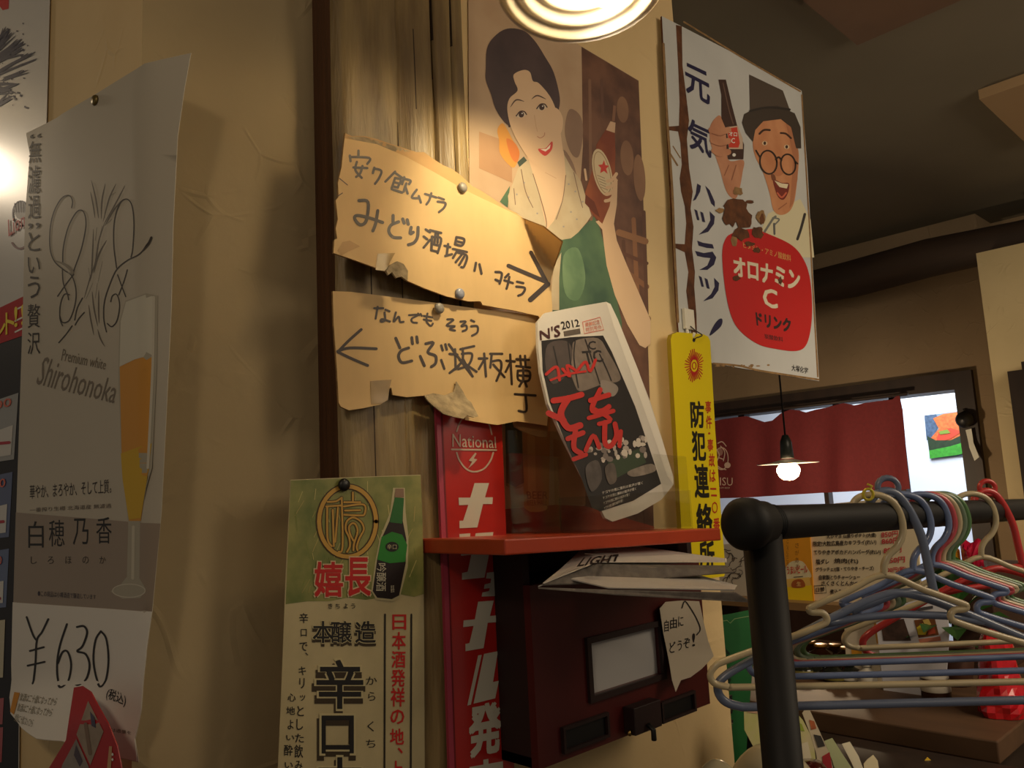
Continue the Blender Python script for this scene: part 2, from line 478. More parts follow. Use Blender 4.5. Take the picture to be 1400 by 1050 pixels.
# dropped ceiling panels
q = onZ(1172, 62, CEIL - 0.02)
b = MB(); b.box((-2.0, -2.4, CEIL - 0.02), (q.x, q.y, CEIL), mat('ceiling_board', (112, 84, 62), 0.8, noise=0.2, scale=5)); struct(b, 'trim_5')
q = onZ(1339, 136, CEIL - 0.03)
b = MB(); b.box((q.x, -2.4, CEIL - 0.03), (q.x + 0.5, q.y, CEIL), mat('ceiling_pale', (160, 132, 96), 0.85)); struct(b, 'trim_6')
# shelf-high ledge of the counter below the frame, carries the standing leaflets and dishes
LEDGE = 1.03
b = MB(); b.prism([(0.86, 0.42), (1.66, 0.42), (1.66, 0.86), (0.86, 0.86)], LEDGE - 0.03, LEDGE, m_dark)
for x, y in ((0.9, 0.46), (1.62, 0.46), (1.62, 0.82), (0.9, 0.82)): b.box((x - 0.02, y - 0.02, 0), (x + 0.02, y + 0.02, LEDGE - 0.03), m_dark)
tag(b.build('side_table'), 'dark low side table under the dishes and leaflets', 'table')

# ------------------------------------------------------------------ wooden post
PF = 0.812
px0 = onY(470, 500, PF).x; px1 = onY(652, 300, PF).x
b = MB()
m_post = mat('post_wood', (152, 130, 86), 0.46, noise=0.5, scale=5, stretch=(6, 6, 0.8), bump=0.35, bscale=34, rgb2=(104, 84, 52), detail=13)
m_post2 = mat('post_edge', (92, 58, 36), 0.55, noise=0.4, scale=9, stretch=(6, 6, 0.25), bump=0.5, bscale=26)
m_crack = mat('post_crack', (40, 26, 14), 0.9)
w = px1 - px0; NX = 130; NZ = 90; rg = random.Random(3)
ph = [rg.uniform(0, 6.28) for _ in range(8)]
def post_depth(u, z):
    d = 0.0022 * math.sin(u * 9 + ph[0] + 0.5 * math.sin(z * 2.2 + ph[1])) + 0.0014 * math.sin(u * 23 + ph[2] + 0.8 * math.sin(z * 3.1))
    d += 0.0009 * math.sin(z * 17 + 6 * u + ph[3])
    for cu, cw, cd, wob in ((0.715, 0.012, 0.010, 0.010), (0.86, 0.008, 0.006, 0.006), (0.42, 0.008, 0.003, 0.016)):
        k = (u - cu - wob * math.sin(z * 4 + ph[4])) / cw
        d += cd * math.exp(-k * k)
    if u > 0.93: d += 0.03 * ((u - 0.93) / 0.07) ** 2
    if u < 0.06: d += 0.010 * ((0.06 - u) / 0.06) ** 2
    return max(d, -0.002)
vs_ = []; fs = []
for j in range(NZ + 1):
    z = 0.02 + (CEIL - 0.03) * j / NZ
    for i in range(NX + 1):
        u = i / NX
        vs_.append((px0 + w * u, PF + 0.002 + post_depth(u, z), z))
for j in range(NZ):
    for i in range(NX):
        a = j * (NX + 1) + i; fs.append((a, a + 1, a + NX + 2, a + NX + 1))
b.add(vs_, fs, m_post, True)
kc = b.mi(m_crack)
for j in range(NZ):
    for i in range(NX):
        u = (i + .5) / NX; z = 0.02 + (CEIL - 0.03) * (j + .5) / NZ
        for cu, cw, wob, z0_, z1_ in ((0.715, 0.010, 0.010, 0, 9), (0.86, 0.006, 0.006, 0, 9), (0.42, 0.005, 0.016, 1.7, 2.05), (0.56, 0.004, 0.01, 1.88, 2.2), (0.2, 0.005, .012, 1.2, 1.9)):
            if z0_ < z < z1_ and abs(u - cu - wob * math.sin(z * 4 + ph[4])) < cw * (0.75 + .5 * math.sin(z * 13 + cu * 40)): b.fm[j * NX + i] = kc
bl = len(vs_)
L0 = [vs_[j * (NX + 1)] for j in range(NZ + 1)]; R0 = [vs_[j * (NX + 1) + NX] for j in range(NZ + 1)]
b.add(L0 + [(v[0], A_Y, v[2]) for v in L0], [(j, j + 1, NZ + 2 + j, NZ + 1 + j) for j in range(NZ)], m_post2)
b.add(R0 + [(v[0], A_Y, v[2]) for v in R0], [(j, j + 1, NZ + 2 + j, NZ + 1 + j) for j in range(NZ)], m_post2)
tag(b.build('wooden_post'), 'tall rough-hewn wooden post with cracked polished face', 'post')

# ------------------------------------------------------------------ paper and ink
paper = mat('white_paper', (226, 222, 212), 0.6)
black = ink((28, 26, 26)); red = ink((196, 34, 30)); white = ink((228, 226, 218)); navy = ink((34, 34, 66))

# ---- tall dark poster at the left edge (white top, brush strokes, red band, product cards)
lp0 = c + LN * 0.003
def left_surf(a, b_): return on_plane(a, b_, lp0, LN)
s = Sheet(left_surf, LN)
gl = lambda rgb: mat('gloss_%d_%d_%d' % rgb, rgb, 0.35, coat=0.3)
s.slab([(-120, -90), (70, -90), (63, 180), (45, 500), (27, 830), (25, 1130), (-120, 1160)], gl((222, 220, 214)), 0.0006)
K = mat('poster_black', (18, 16, 24), 0.6)
s.poly([(-120, 490), (48, 452), (45, 500), (27, 830), (24.5, 1128), (-120, 1158)], K, 1)
s.poly([(-120, 474), (0, 421), (46, 399), (43, 455), (0, 470), (-120, 512)], gl((190, 26, 34)), 2)
for k in range(3): s.stroke([(22, 424 + k * 15), (46, 412 + k * 15)], 2.2, white, 3)
s.t4('ン', -10, 442, 9, 466, ink((238, 214, 40)), 4, 0.03, -0.3)
s.t4('ト', 9, 428, 21, 458, ink((238, 214, 40)), 4, 0.03, -0.3)
s.t4('!!', 21, 420, 35, 448, ink((238, 214, 40)), 4, 0.03, -0.3)
# brush strokes and red splash
s.poly([(-20, -60), (14, -40), (12, 12), (4, 14), (-2, 6), (-10, 12)], ink((206, 30, 34)), 1)
rg = random.Random(11)
for (x0, y0, x1, y1, w_) in ((-20, 95, 32, 64, 22), (-25, 115, 46, 76, 12), (-12, 78, 18, 45, 12), (-10, 122, 22, 120, 18), (-15, 150, 14, 132, 10), (-6, 60, 10, 40, 8), (6, 108, 36, 98, 7)):
    for k in range(7):
        o1 = rg.uniform(-.5, .5) * w_; o2 = rg.uniform(-.5, .5) * w_
        s.stroke([(x0 + rg.uniform(-8, 6), y0 + o1), ((x0 + x1) / 2, (y0 + y1) / 2 + (o1 + o2) / 2), (x1 + rg.uniform(-8, 6), y1 + o2)], rg.uniform(1.5, w_ * .28), navy, 2, taper=True)
for _ in range(40): s.ell(rg.uniform(-5, 42), rg.uniform(30, 150), rg.uniform(.6, 2), rg.uniform(.6, 2), navy, 2, n=8)
# round ball club emblem
s.arc(29, 292, 11, 17, 1.6, ink((70, 70, 90)), 2); s.ell(29, 288, 9, 12, ink((190, 188, 184)), 1)
for k in range(5): s.stroke([(21 + k * 3.6, 276 + abs(k - 2)), (22 + k * 3.4, 290)], .9, ink((90, 90, 110)), 3)
s.text('Lions', ((12, 301), (41, 286), (41, 306), (13, 324)), red, 4, 0.03)
s.arc(28, 318, 14, 22, 2.6, ink((110, 60, 66)), 2, 40, 140)
# product cards
for (q, top, bar) in (([(-60, 566), (26, 537), (20, 628), (-60, 640)], (150, 150, 146), (206, 202, 192)),
                      ([(-60, 662), (18, 645), (13, 734), (-60, 742)], (52, 72, 120), (206, 204, 198)),
                      ([(-60, 762), (13, 750), (9, 830), (-60, 836)], (60, 84, 132), (210, 208, 200)),
                      ([(-60, 856), (8, 847), (5, 926), (-60, 930)], (196, 186, 150), (206, 200, 180)),
                      ([(-60, 962), (6, 954), (4, 990), (-60, 994)], (168, 24, 32), (168, 24, 32)),
                      ([(-60, 1000), (5, 994), (3, 1042), (-60, 1046)], (168, 24, 32), (150, 20, 28))):
    s.poly(q, gl(top), 2)
    (x0, y0), (x1, y1), (x2, y2), (x3, y3) = q
    if top[0] < 168:
        s.poly([(x0, y0 + 44), (x1 - 7, y1 + 44), (x2 - 4, y2 - 6), (x3, y3 - 6)], gl(bar), 3)
        s.stroke([(-30, y1 + 72), (x1 - 12, y1 + 68)], 4, ink((176, 40, 60)), 4)
        s.t4('100', -14, y1 + 14, x1 - 9, y1 + 26, ink((214, 110, 90)), 4, 0.02, -0.25)
tag(s.build('beer_campaign_poster'), 'glossy dark poster at far left with brush strokes and product cards', 'poster')

# ---- silver grey beer poster with the handwritten price
BD = Vector((math.cos(math.radians(101.1)), math.sin(math.radians(101.1)), 0)); BN = Vector((-BD.y, BD.x, 0))
bp0 = c + LN * 0.006
def beer_surf(a, b_):
    p = on_plane(a, b_, bp0, BN)
    off = 0.0
    if b_ < 240: off += -0.012 * ((240 - b_) / 120) ** 2 * max(0, (95 - a) / 60)      # curled top left corner
    if b_ > 930: off += 0.00035 * (b_ - 930) * (0.4 + 0.6 * math.sin((a - 30) / 40.0))   # wavy lower edge
    off += 0.003 * math.sin((a - 30) / 60.0 + b_ / 400.0)
    if a > 205: off += -0.0006 * (a - 205)
    return p + BN * (off + 0.006)
s = Sheet(beer_surf, BN, step=14, lift=0.0002)
m_silver = mat('silver_poster', (192, 184, 166), 0.5, coat=0.1, noise=0.05, scale=4)
m_taupe = mat('taupe_poster', (150, 134, 116), 0.4, coat=0.25)
out = [(42, 184), (86, 165), (140, 133), (195, 97), (241, 63), (236, 110), (230, 180), (226, 300), (224, 420), (220, 560), (216, 700), (209, 836),
       (204, 900), (196, 970), (188, 1010), (191, 1042), (175, 1034), (160, 1020), (120, 1004), (90, 1000), (60, 988), (34, 972), (27, 950), (26, 905), (29, 830), (36, 620), (42, 420), (44, 300), (50, 214)]
s.slab(out, m_silver, 0.0005)
s.poly([(33, 700), (215.5, 716), (209, 836), (29.5, 822)], m_taupe, 1)
def pt(a, b_): return (30 + a / 4.375, 240 + b_ / 4.375)
pen = ink((58, 52, 48)); pen2 = ink((104, 96, 86))
def art(l, w_, m, **kw): s.stroke([pt(*p) for p in l], w_, m, 2, **kw)
for l in ([(345, 205), (350, 165), (330, 132), (285, 150), (240, 230), (218, 330), (218, 450), (245, 525), (300, 575), (345, 610), (368, 690), (362, 780), (330, 870), (290, 885), (275, 850)],
          [(292, 530), (296, 440), (325, 320), (370, 235), (405, 220), (425, 260), (425, 330), (400, 450), (355, 580)],
          [(290, 570), (295, 650), (320, 720), (325, 750)], [(355, 600), (310, 660), (262, 730)],
          [(330, 720), (300, 720), (278, 780), (275, 860), (290, 905)],
          [(600, 560), (585, 420), (590, 280), (620, 180), (660, 150), (690, 190), (700, 300), (692, 440), (682, 495)],
          [(785, 370), (770, 420), (730, 475), (660, 515), (600, 570), (560, 660), (530, 760), (525, 860), (540, 940)],
          [(605, 600), (625, 660), (650, 730)], [(660, 570), (640, 640), (610, 720)],
          [(565, 760), (575, 725), (600, 718), (615, 780), (600, 870), (570, 908), (545, 890)],
          [(345, 905), (310, 955), (268, 1005)], [(415, 825), (385, 860), (362, 900)], [(405, 740), (375, 800), (360, 870)]):
    art(l, 1.5, pen)
for l in ([(470, 330), (466, 440), (458, 580), (448, 640)], [(535, 290), (500, 400), (480, 530), (455, 600), (415, 740)], [(440, 560), (450, 620)],
          [(545, 395), (500, 480), (470, 590)], [(490, 650), (478, 740)], [(465, 650), (425, 745)], [(440, 780), (450, 860), (468, 960)], [(460, 700), (470, 800), (490, 905)],
          [(498, 690), (496, 800), (498, 890)], [(490, 925), (505, 980), (530, 1028)], [(520, 520), (495, 640)],
          [(480, 265), (470, 190), (455, 110)], [(500, 265), (485, 150), (460, 40)], [(515, 270), (520, 160), (540, 60)], [(525, 285), (560, 150), (600, 60)], [(530, 300), (590, 190), (650, 70)], [(535, 310), (590, 210), (640, 150)],
          [(545, 300), (575, 270)], [(490, 320), (480, 400)], [(520, 310), (505, 380)], [(600, 110), (570, 130)]):
    art(l, 1.7, pen2, taper=True)
art([(250, 520), (310, 545), (350, 590), (320, 590)], 4, ink((140, 132, 116)), taper=True)
# printed glass of beer
foam = ink((206, 202, 184)); glassm = ink((176, 170, 150)); beer1 = ink((208, 148, 60)); beer2 = ink((206, 168, 44))
s.poly([(178, 412), (205, 402), (214, 404), (213, 500), (209, 640), (196, 715), (195, 790), (204, 805), (196, 817), (172, 818), (156, 808), (170, 798), (178, 788), (180, 716), (172, 640), (168, 520), (170, 440)], ink((170, 164, 146)), 1)
s.poly([(172, 440), (179, 414), (204, 404), (212, 406), (211, 486), (190, 492), (170, 502)], foam, 2)
s.poly([(170, 502), (190, 492), (211, 486), (207, 640), (197, 712), (181, 712), (172, 640)], beer1, 2)
s.poly([(171, 620), (209, 606), (205, 660), (197, 708), (181, 710), (173, 655)], beer2, 3)
s.stroke([(211, 406), (210, 500), (206, 640)], 2, ink((200, 194, 176)), 3)
s.arc(181, 807, 22, 9, 1.4, ink((200, 194, 176)), 2)
s.stroke([(187, 720), (186, 790)], 4, ink((196, 190, 170)), 2)
# lettering
s.column('“無濾過”という贅沢', 49, 66, [(186, 192), (196, 226), (230, 268), (270, 302), (308, 316), (320, 346), (354, 376), (380, 410), (418, 450), (456, 486)], ink((48, 42, 38)), 2, -0.002, slope=-0.06)
s.text('Premium white', ((97, 478), (154, 493), (151, 506), (94, 494)), ink((120, 110, 92)), 2)
s.text('Shirohonoka', ((72, 488), (170, 522), (162, 552), (60, 526)), ink((122, 112, 98)), 2)
s.text('華やか、まろやか、そして上質。', ((52, 663), (158, 655), (158, 674), (52, 682)), ink((52, 44, 40)), 2)
s.text('一番搾り生樽 北海道産 無濾過', ((52, 694), (158, 688), (158, 694), (52, 700)), ink((108, 96, 84)), 2)
for ch, x in zip('白穂乃香', (50, 77, 108, 138)): s.t4(ch, x, 712 - (x - 50) * .06, x + 20, 748 - (x - 50) * .06, black, 2, 0.0)
for ch, x in zip('しろほのか', (53, 75, 98, 120, 142)): s.t4(ch, x, 760, x + 8, 770, ink((60, 52, 46)), 2)
s.text('●この商品は小樽酒造で醸造しています', ((62, 806), (137, 812), (137, 819), (62, 814)), ink((52, 44, 58)), 2)
tag_o = s
root_poster = s.build('silver_beer_poster')
tag(root_poster, 'silver-grey beer poster with printed glass and handwritten 630 yen price', 'poster')
# white price strip glued on its lower end
s = Sheet(lambda a, b_: beer_surf(a, b_) + BN * 0.0006, BN, step=14, lift=0.0002)
s.slab([(29, 822), (120, 829), (209, 836), (204, 900), (196, 970), (188, 1008), (190, 1040), (176, 1033), (160, 1019), (120, 1003), (90, 999), (60, 987), (34, 971), (27.5, 950), (27, 905)], paper, 0.0004)
bk = ink((30, 26, 26))
for l in ([(48, 842), (56, 866), (61, 874)], [(76, 845), (68, 862), (61, 874), (59, 905), (56, 932)], [(52, 888), (70, 883)], [(49, 908), (71, 903)]): s.stroke(l, 2.6, bk, 2)
s.stroke([(100, 852), (91, 880), (87, 905), (88, 928), (94, 937), (101, 930), (105, 908), (101, 890), (94, 890), (88, 905)], 2.6, bk, 2)
s.stroke([(113, 856), (122, 855), (126, 864), (120, 882), (113, 889), (124, 893), (129, 908), (125, 926), (117, 934), (111, 933)], 2.8, bk, 2)
s.stroke([(144, 862), (137, 874), (134, 900), (138, 926), (145, 937), (151, 926), (154, 900), (151, 872), (144, 862)], 2.6, bk, 2)
s.text('(税込)', ((155, 938), (179, 948), (178, 966), (154, 954)), bk, 2, 0.02)
s.poly([(34, 943), (42, 944), (41, 972), (33, 968)], ink((206, 138, 30)), 2)
for k in range(3): s.text('飲酒は二十歳になってから', ((44, 944 + k * 13), (97 - 20 * (k == 2), 950 + k * 13), (97 - 20 * (k == 2), 960 + k * 13), (44, 954 + k * 13)), ink((120, 110, 84)), 2)
s.text('※のお酒は適量を', ((146, 985), (185, 998), (185, 1003), (146, 990)), ink((110, 100, 80)), 2)
s.build('price_strip', root_poster, 'white paper strip with the price written in black marker')

# ---- red framed menu card in the lower left corner
RN = BN
def card_surf(a, b_): return on_plane(a, b_, bp0 + BN * (0.05 - 0.00035 * max(0, 985 - b_)), BN)
s = Sheet(card_surf, RN, step=14)
m_red = mat('red_card', (170, 22, 28), 0.4)
s.slab([(101, 940), (112, 938), (124, 946), (134, 965), (148, 990), (160, 1020), (168, 1060), (170, 1130), (50, 1130), (62, 1058), (90, 1012), (94, 985)], m_red, 0.001)
s.poly([(121, 958), (142, 1000), (124, 1046), (105, 1004)], ink((158, 142, 124), noise=0.2), 1)
s.poly([(124, 972), (130, 980), (132, 995), (126, 992)], ink((66, 62, 84)), 2)
s.stroke([(118, 990), (124, 1030)], 5, ink((128, 106, 88)), 2)
s.poly([(105, 1010), (122, 1048), (118, 1100), (70, 1100), (86, 1045)], ink((150, 140, 132), noise=0.2), 1)
s.poly([(105, 1018), (114, 1040), (110, 1048), (102, 1032)], ink((80, 70, 80)), 2)
s.poly([(150, 1020), (154, 1020), (152, 1060), (146, 1060)], ink((190, 150, 110)), 1)
s.ell(155, 1031, 1.4, 2, white, 2, n=8); s.ell(155, 1038, 1.4, 2, white, 2, n=8)
tag(s.build('menu_card'), 'red-bordered curled menu card in front of the price strip', 'card')

# ================================================================== signs on the post and wall
def bend(pts_line, k, base_y):
    """flat sheet whose part beyond a crease line leans back towards the wall"""
    (x0, y0), (x1, y1) = pts_line
    l = math.hypot(x1 - x0, y1 - y0); nx, ny = (y1 - y0) / l, -(x1 - x0) / l
    def f(a, b_):
        p = onY(a, b_, base_y)
        d = (a - x0) * nx + (b_ - y0) * ny
        return p + Vector((0, 1, 0)) * (k * d if d > 0 else 0)
    return f
card = mat('cardboard', (210, 176, 122), 0.7, noise=0.06, scale=14, bump=0.08, bscale=9, stretch=(3, 3, 1))
card_flap = mat('cardboard_flap', (186, 148, 98), 0.8, noise=0.1, scale=14)
card_edge = mat('cardboard_edge', (176, 138, 88), 0.9, noise=0.4, scale=120)
liner = mat('torn_liner', (176, 156, 122), 0.9, noise=0.45, scale=70, bump=0.8, bscale=90)
tape = mat('old_tape', (150, 118, 56), 0.35, noise=0.2, scale=40)
marker = ink((56, 44, 38), 0.5)
# ---- upper cardboard sign
UP_Y = 0.7925
def up_surf(a, b_):
    off = 0.0
    d = ((a - 712) * 75 - (b_ - 297) * 45) / 87.5            # beyond the right crease
    off -= 0.0017 * (math.sqrt(d * d + 8) + d) / 2
    off += 0.0012 * math.sin(a / 37.0) * max(0, (b_ - 250) / 120)
    off -= 0.016 * max(0, (b_ - 290) / 80) ** 1.5 * max(0, min(1, (600 - a) / 70))
    return onY(a, b_, UP_Y + off)
s = Sheet(up_surf, FACE_Y, step=5)
s.slab([(471, 189), (515, 197), (555, 214), (600, 239), (640, 262), (680, 281), (715, 298), (728, 303), (744, 309), (760, 322), (770, 330), (766, 343), (757, 368), (753, 385), (755, 420), (752, 442), (749, 449),
        (736, 432), (700, 424), (660, 417), (657, 412), (640, 412), (610, 405), (580, 394), (557, 384), (553, 371), (546, 366), (536, 366), (529, 372), (505, 363), (480, 354), (456, 346), (457, 328), (461, 326),
        (459, 312), (462, 300), (459, 274), (463, 269), (462, 250), (467, 228), (469, 208)], card, 0.003, card_edge)
C1 = lambda l, w_: s.strokes(l, w_, marker, (440, 170), 5.25, 1)
C1([[(262, 190), (262, 225)], [(200, 225), (205, 265)], [(200, 235), (340, 242), (325, 285)], [(250, 270), (240, 330), (285, 385)], [(290, 300), (275, 350), (245, 378)], [(225, 310), (325, 315)],
    [(375, 312), (365, 350)], [(375, 318), (425, 335), (410, 385), (380, 428)],
    [(525, 340), (455, 412)], [(520, 345), (590, 395)], [(525, 385), (500, 460)], [(525, 385), (565, 400), (545, 450)], [(515, 415), (550, 425)], [(505, 445), (545, 455)], [(500, 465), (575, 490)], [(590, 380), (575, 430)], [(585, 390), (635, 405), (625, 430)], [(605, 425), (585, 485)], [(600, 450), (615, 497)],
    [(680, 470), (645, 525), (700, 530)], [(695, 515), (710, 562)],
    [(740, 500), (820, 525)], [(785, 495), (770, 545), (750, 575)],
    [(835, 525), (875, 540)], [(830, 555), (885, 565), (875, 600), (840, 630)]], 3.3)
C1([[(265, 548), (330, 560), (318, 690), (275, 722), (235, 680), (250, 655), (330, 670), (435, 705)], [(400, 620), (385, 710), (365, 765)],
    [(510, 655), (510, 715)], [(550, 700), (495, 725), (480, 770), (510, 810), (565, 815)], [(580, 680), (590, 710)], [(612, 685), (620, 718)],
    [(640, 740), (633, 785), (655, 775)], [(690, 740), (685, 810), (660, 850), (620, 865)]], 4.4)
C1([[(745, 755), (775, 775)], [(730, 805), (755, 825)], [(730, 885), (775, 830)], [(775, 760), (855, 780)], [(790, 805), (785, 905)], [(790, 810), (855, 820), (830, 925)], [(815, 785), (808, 850)], [(833, 785), (830, 850)], [(790, 860), (840, 870)], [(785, 905), (830, 915)],
    [(880, 872), (920, 882)], [(905, 860), (895, 940)], [(885, 945), (932, 933)], [(965, 810), (955, 860)], [(965, 810), (1020, 825), (1005, 870), (955, 860)], [(960, 838), (1010, 850)], [(940, 895), (1040, 917)], [(970, 910), (940, 960)], [(975, 920), (1040, 945), (1020, 1020), (1000, 1025)], [(1000, 940), (960, 990)], [(1020, 950), (985, 1010)]], 3.4)
C2 = lambda l, w_, sm=True: s.strokes(l, w_, marker, (600, 230), 5.25, 1, sm)
C2([[(265, 680), (255, 735)], [(290, 690), (305, 757)], [(405, 745), (450, 755), (435, 828)], [(405, 800), (440, 815)], [(500, 760), (475, 785)], [(470, 805), (530, 825)], [(505, 780), (495, 830), (485, 865)],
    [(560, 815), (605, 825)], [(555, 850), (615, 860), (600, 900), (570, 915)]], 3.4)
C2([[(498, 700), (770, 815)], [(660, 605), (782, 838)]], 5.4, False)
C2([[(780, 832), (655, 945)]], 7.0, False)
s.poly([(516, 347), (540, 346), (533, 358), (528, 371), (513, 369)], tape, 1)
s.poly([(461, 343), (468, 331), (478, 329), (492, 337), (476, 344), (466, 350)], ink((176, 138, 84)), 1)
s.stroke([(464, 244), (475, 253)], 1.2, marker, 1); s.stroke([(462, 268), (468, 264)], 1.2, marker, 1)
up = s.build('cardboard_sign')
tag(up, 'upper torn cardboard sign with handwriting and right-pointing arrow', 'sign')
# its torn top strip, folded back over the crease
def flap_surf(a, b_):
    yl = 189 + (a - 471) * 0.447
    return onY(a, b_, UP_Y + min(0.010, 0.00055 * max(0, yl + 3 - b_)))
s = Sheet(flap_surf, FACE_Y, step=8)
s.slab([(471, 189), (472, 182), (481, 186), (498, 186), (515, 190), (532, 196), (548, 201), (560, 205), (570, 208), (580, 208), (592, 217), (606, 226), (618, 231), (628, 238), (645, 254), (660, 262), (675, 272), (690, 284), (706, 291), (715, 298), (680, 281.5), (640, 262.5), (600, 239.5), (555, 214.5), (515, 197.5)], card_flap, 0.003, card_edge)
s.poly([(474, 187), (498, 187.5), (530, 197), (562, 207), (545, 208), (520, 203), (497, 195), (480, 190)], liner, 1)
s.build('folded_flap', up, 'torn top strip folded back, paper lining showing')
# curl of torn liner at its lower edge
s = Sheet(lambda a, b_: onY(a, b_, UP_Y - 0.022), FACE_Y)
s.slab([(528, 370), (534, 362), (543, 357), (552, 361), (558, 370), (557, 384), (549, 378), (542, 380), (536, 372), (531, 376)], liner, 0.003)
s.build('torn_liner', up, 'ragged greyish tuft of torn liner')

# ---- lower cardboard sign
LO_Y = 0.8005
def lo_surf(a, b_):
    off = 0.0012 * math.sin(a / 22.0)
    if b_ > 545: off -= 0.0002 * (b_ - 545)
    if a > 735 and b_ < 560: off += 0.0009 * (a - 735)
    return onY(a, b_, LO_Y + off)
s = Sheet(lo_surf, FACE_Y, step=9)
s.slab([(455, 398), (480, 399), (520, 404), (560, 409), (617, 417), (660, 423), (700, 427), (736, 432), (738, 440), (738, 466), (741, 500), (744, 525), (746, 545), (750, 556), (748, 582), (728, 579), (707, 576), (680, 581), (660, 578), (636, 574), (635, 562), (637, 551), (630, 536), (621, 524), (620, 540), (600, 543), (578, 541), (556, 543), (537, 540), (535, 530), (531, 532), (530, 547),
        (520, 553), (497, 558), (477, 561), (466, 556), (463, 550), (461, 510), (459, 480), (456, 440)], card, 0.003, card_edge)
C3 = lambda l, w_: s.strokes(l, w_, marker, (440, 390), 5.25, 1)
C4 = lambda l, w_: s.strokes(l, w_, marker, (580, 400), 4.775, 1)
C3([[(115, 478), (190, 400), (282, 318)], [(112, 475), (200, 450), (390, 456)], [(115, 480), (220, 530), (328, 576)]], 3.9)
C3([[(375, 165), (440, 165)], [(400, 155), (385, 240)], [(455, 175), (485, 187)], [(450, 195), (452, 250), (425, 262), (430, 243), (488, 260)], [(530, 195), (515, 262), (550, 225), (560, 262), (585, 262)],
    [(625, 215), (690, 213), (645, 240), (650, 265), (682, 270)], [(690, 203), (698, 216)], [(708, 206), (716, 220)], [(757, 203), (750, 258), (780, 292), (796, 275)], [(730, 220), (790, 230)], [(730, 245), (785, 255)]], 2.8)
C4([[(150, 175), (190, 178), (145, 215), (200, 220), (165, 238), (200, 248)], [(235, 190), (270, 190), (240, 220), (272, 215), (275, 240), (250, 252)], [(305, 180), (325, 190)], [(305, 220), (345, 220), (345, 260), (310, 282)]], 2.9)
C3([[(530, 380), (560, 450)], [(622, 450), (570, 470), (550, 510), (575, 555), (645, 543)], [(645, 375), (650, 420)], [(680, 370), (686, 412)], [(745, 420), (800, 413), (760, 480), (815, 508), (815, 560), (785, 585)], [(705, 510), (735, 577)]], 4.0)
C4([[(110, 440), (130, 497)], [(110, 345), (120, 377)], [(137, 338), (146, 372)],
    [(165, 400), (215, 405)], [(200, 370), (205, 500)], [(165, 525), (225, 480)], [(235, 370), (325, 350)], [(250, 365), (245, 450), (165, 525)], [(245, 400), (310, 400), (290, 470), (220, 500)], [(250, 430), (310, 540)], [(160, 338), (235, 440), (315, 547)], [(230, 440), (340, 517)],
    [(355, 430), (410, 430)], [(390, 398), (402, 547)], [(390, 440), (355, 500)], [(430, 400), (508, 400)], [(440, 400), (430, 490)], [(440, 450), (495, 445), (500, 500), (470, 577)], [(450, 470), (523, 552)],
    [(535, 445), (590, 450)], [(560, 405), (570, 597)], [(565, 450), (530, 517)], [(600, 435), (682, 440)], [(625, 413), (630, 480)], [(657, 413), (660, 480)], [(600, 480), (690, 490)], [(610, 510), (685, 515), (680, 575), (615, 570), (610, 510)], [(645, 490), (645, 570)], [(612, 540), (683, 545)], [(640, 580), (620, 612)], [(655, 580), (668, 614)],
    [(590, 663), (725, 672)], [(660, 670), (665, 772), (615, 772)]], 3.3)
s.poly([(506, 521), (535, 519), (532, 532), (530, 547), (520, 552), (507, 553)], tape, 1)
lo = s.build('cardboard_sign')
tag(lo, 'lower torn cardboard sign with handwriting and left-pointing arrow', 'sign')
s = Sheet(lambda a, b_: onY(a, b_, LO_Y) - Vector((0, 1, 0)) * (0.0035 + 0.0009 * max(0, b_ - 545)), FACE_Y, step=8)
s.slab([(578, 541), (590, 538), (606, 541), (618, 536), (622, 522), (631, 536), (638, 551), (635, 572), (628, 574), (620, 571), (612, 576), (600, 573), (590, 569), (583, 556)], liner, 0.002)
s.build('torn_liner', lo, 'ragged strip of torn brown liner hanging down')
s = Sheet(lambda a, b_: onY(a, b_, LO_Y + 0.0035), FACE_Y)
s.slab([(700, 572), (749, 572), (750, 585), (747, 598), (735, 597), (715, 590), (704, 584)], mat('cardboard_back', (170, 130, 82), 0.8), 0.002)
s.build('under_layer', lo, 'crumpled lower layer of the board')

# ---- pins
def pin(px, py, y, r, m, label):
    q = onY(px, py, y); b = MB()
    b.lathe(q, [(0, 0.0062), (r * 0.55, 0.006), (r * 0.9, 0.0045), (r, 0.0025), (r * 0.95, 0.0008), (r * 0.3, 0.0), (0.0006, 0.0), (0.0006, -0.008), (0, -0.009)], m, 16, axis=(0, -1, 0))
    return tag(b.build('push_pin'), label, 'pin')
pin_g = mat('pin_grey', (140, 134, 124), 0.4); pin_b = mat('pin_blue_grey', (146, 150, 164), 0.35); pin_k = mat('pin_black', (20, 18, 18), 0.4)
pin(631, 257, UP_Y - 0.0005, 0.0075, pin_g, 'grey round pin at the top fold of the upper cardboard sign')
pin(627, 402, UP_Y - 0.0005, 0.0075, pin_b, 'pale bluish pin at the bottom of the upper cardboard sign')
pin(599, 422, LO_Y - 0.0015, 0.0075, pin_g, 'grey pin at the top of the lower cardboard sign')
pin(469, 663, 0.8045, 0.0075, pin_k, 'black pin above the gold emblem of the sake poster')
q = beer_surf(141, 141) + BN * 0.0005; b = MB()
b.lathe(q, [(0, 0.003), (0.005, 0.0025), (0.006, 0.0012), (0.0062, 0.0), (0.0006, 0), (0.0006, -0.008), (0, -0.009)], mat('tack_brass', (120, 104, 60), 0.4, 0.6), 16, axis=BN)
tag(b.build('push_pin'), 'dull brass tack at the top of the silver beer poster', 'pin')

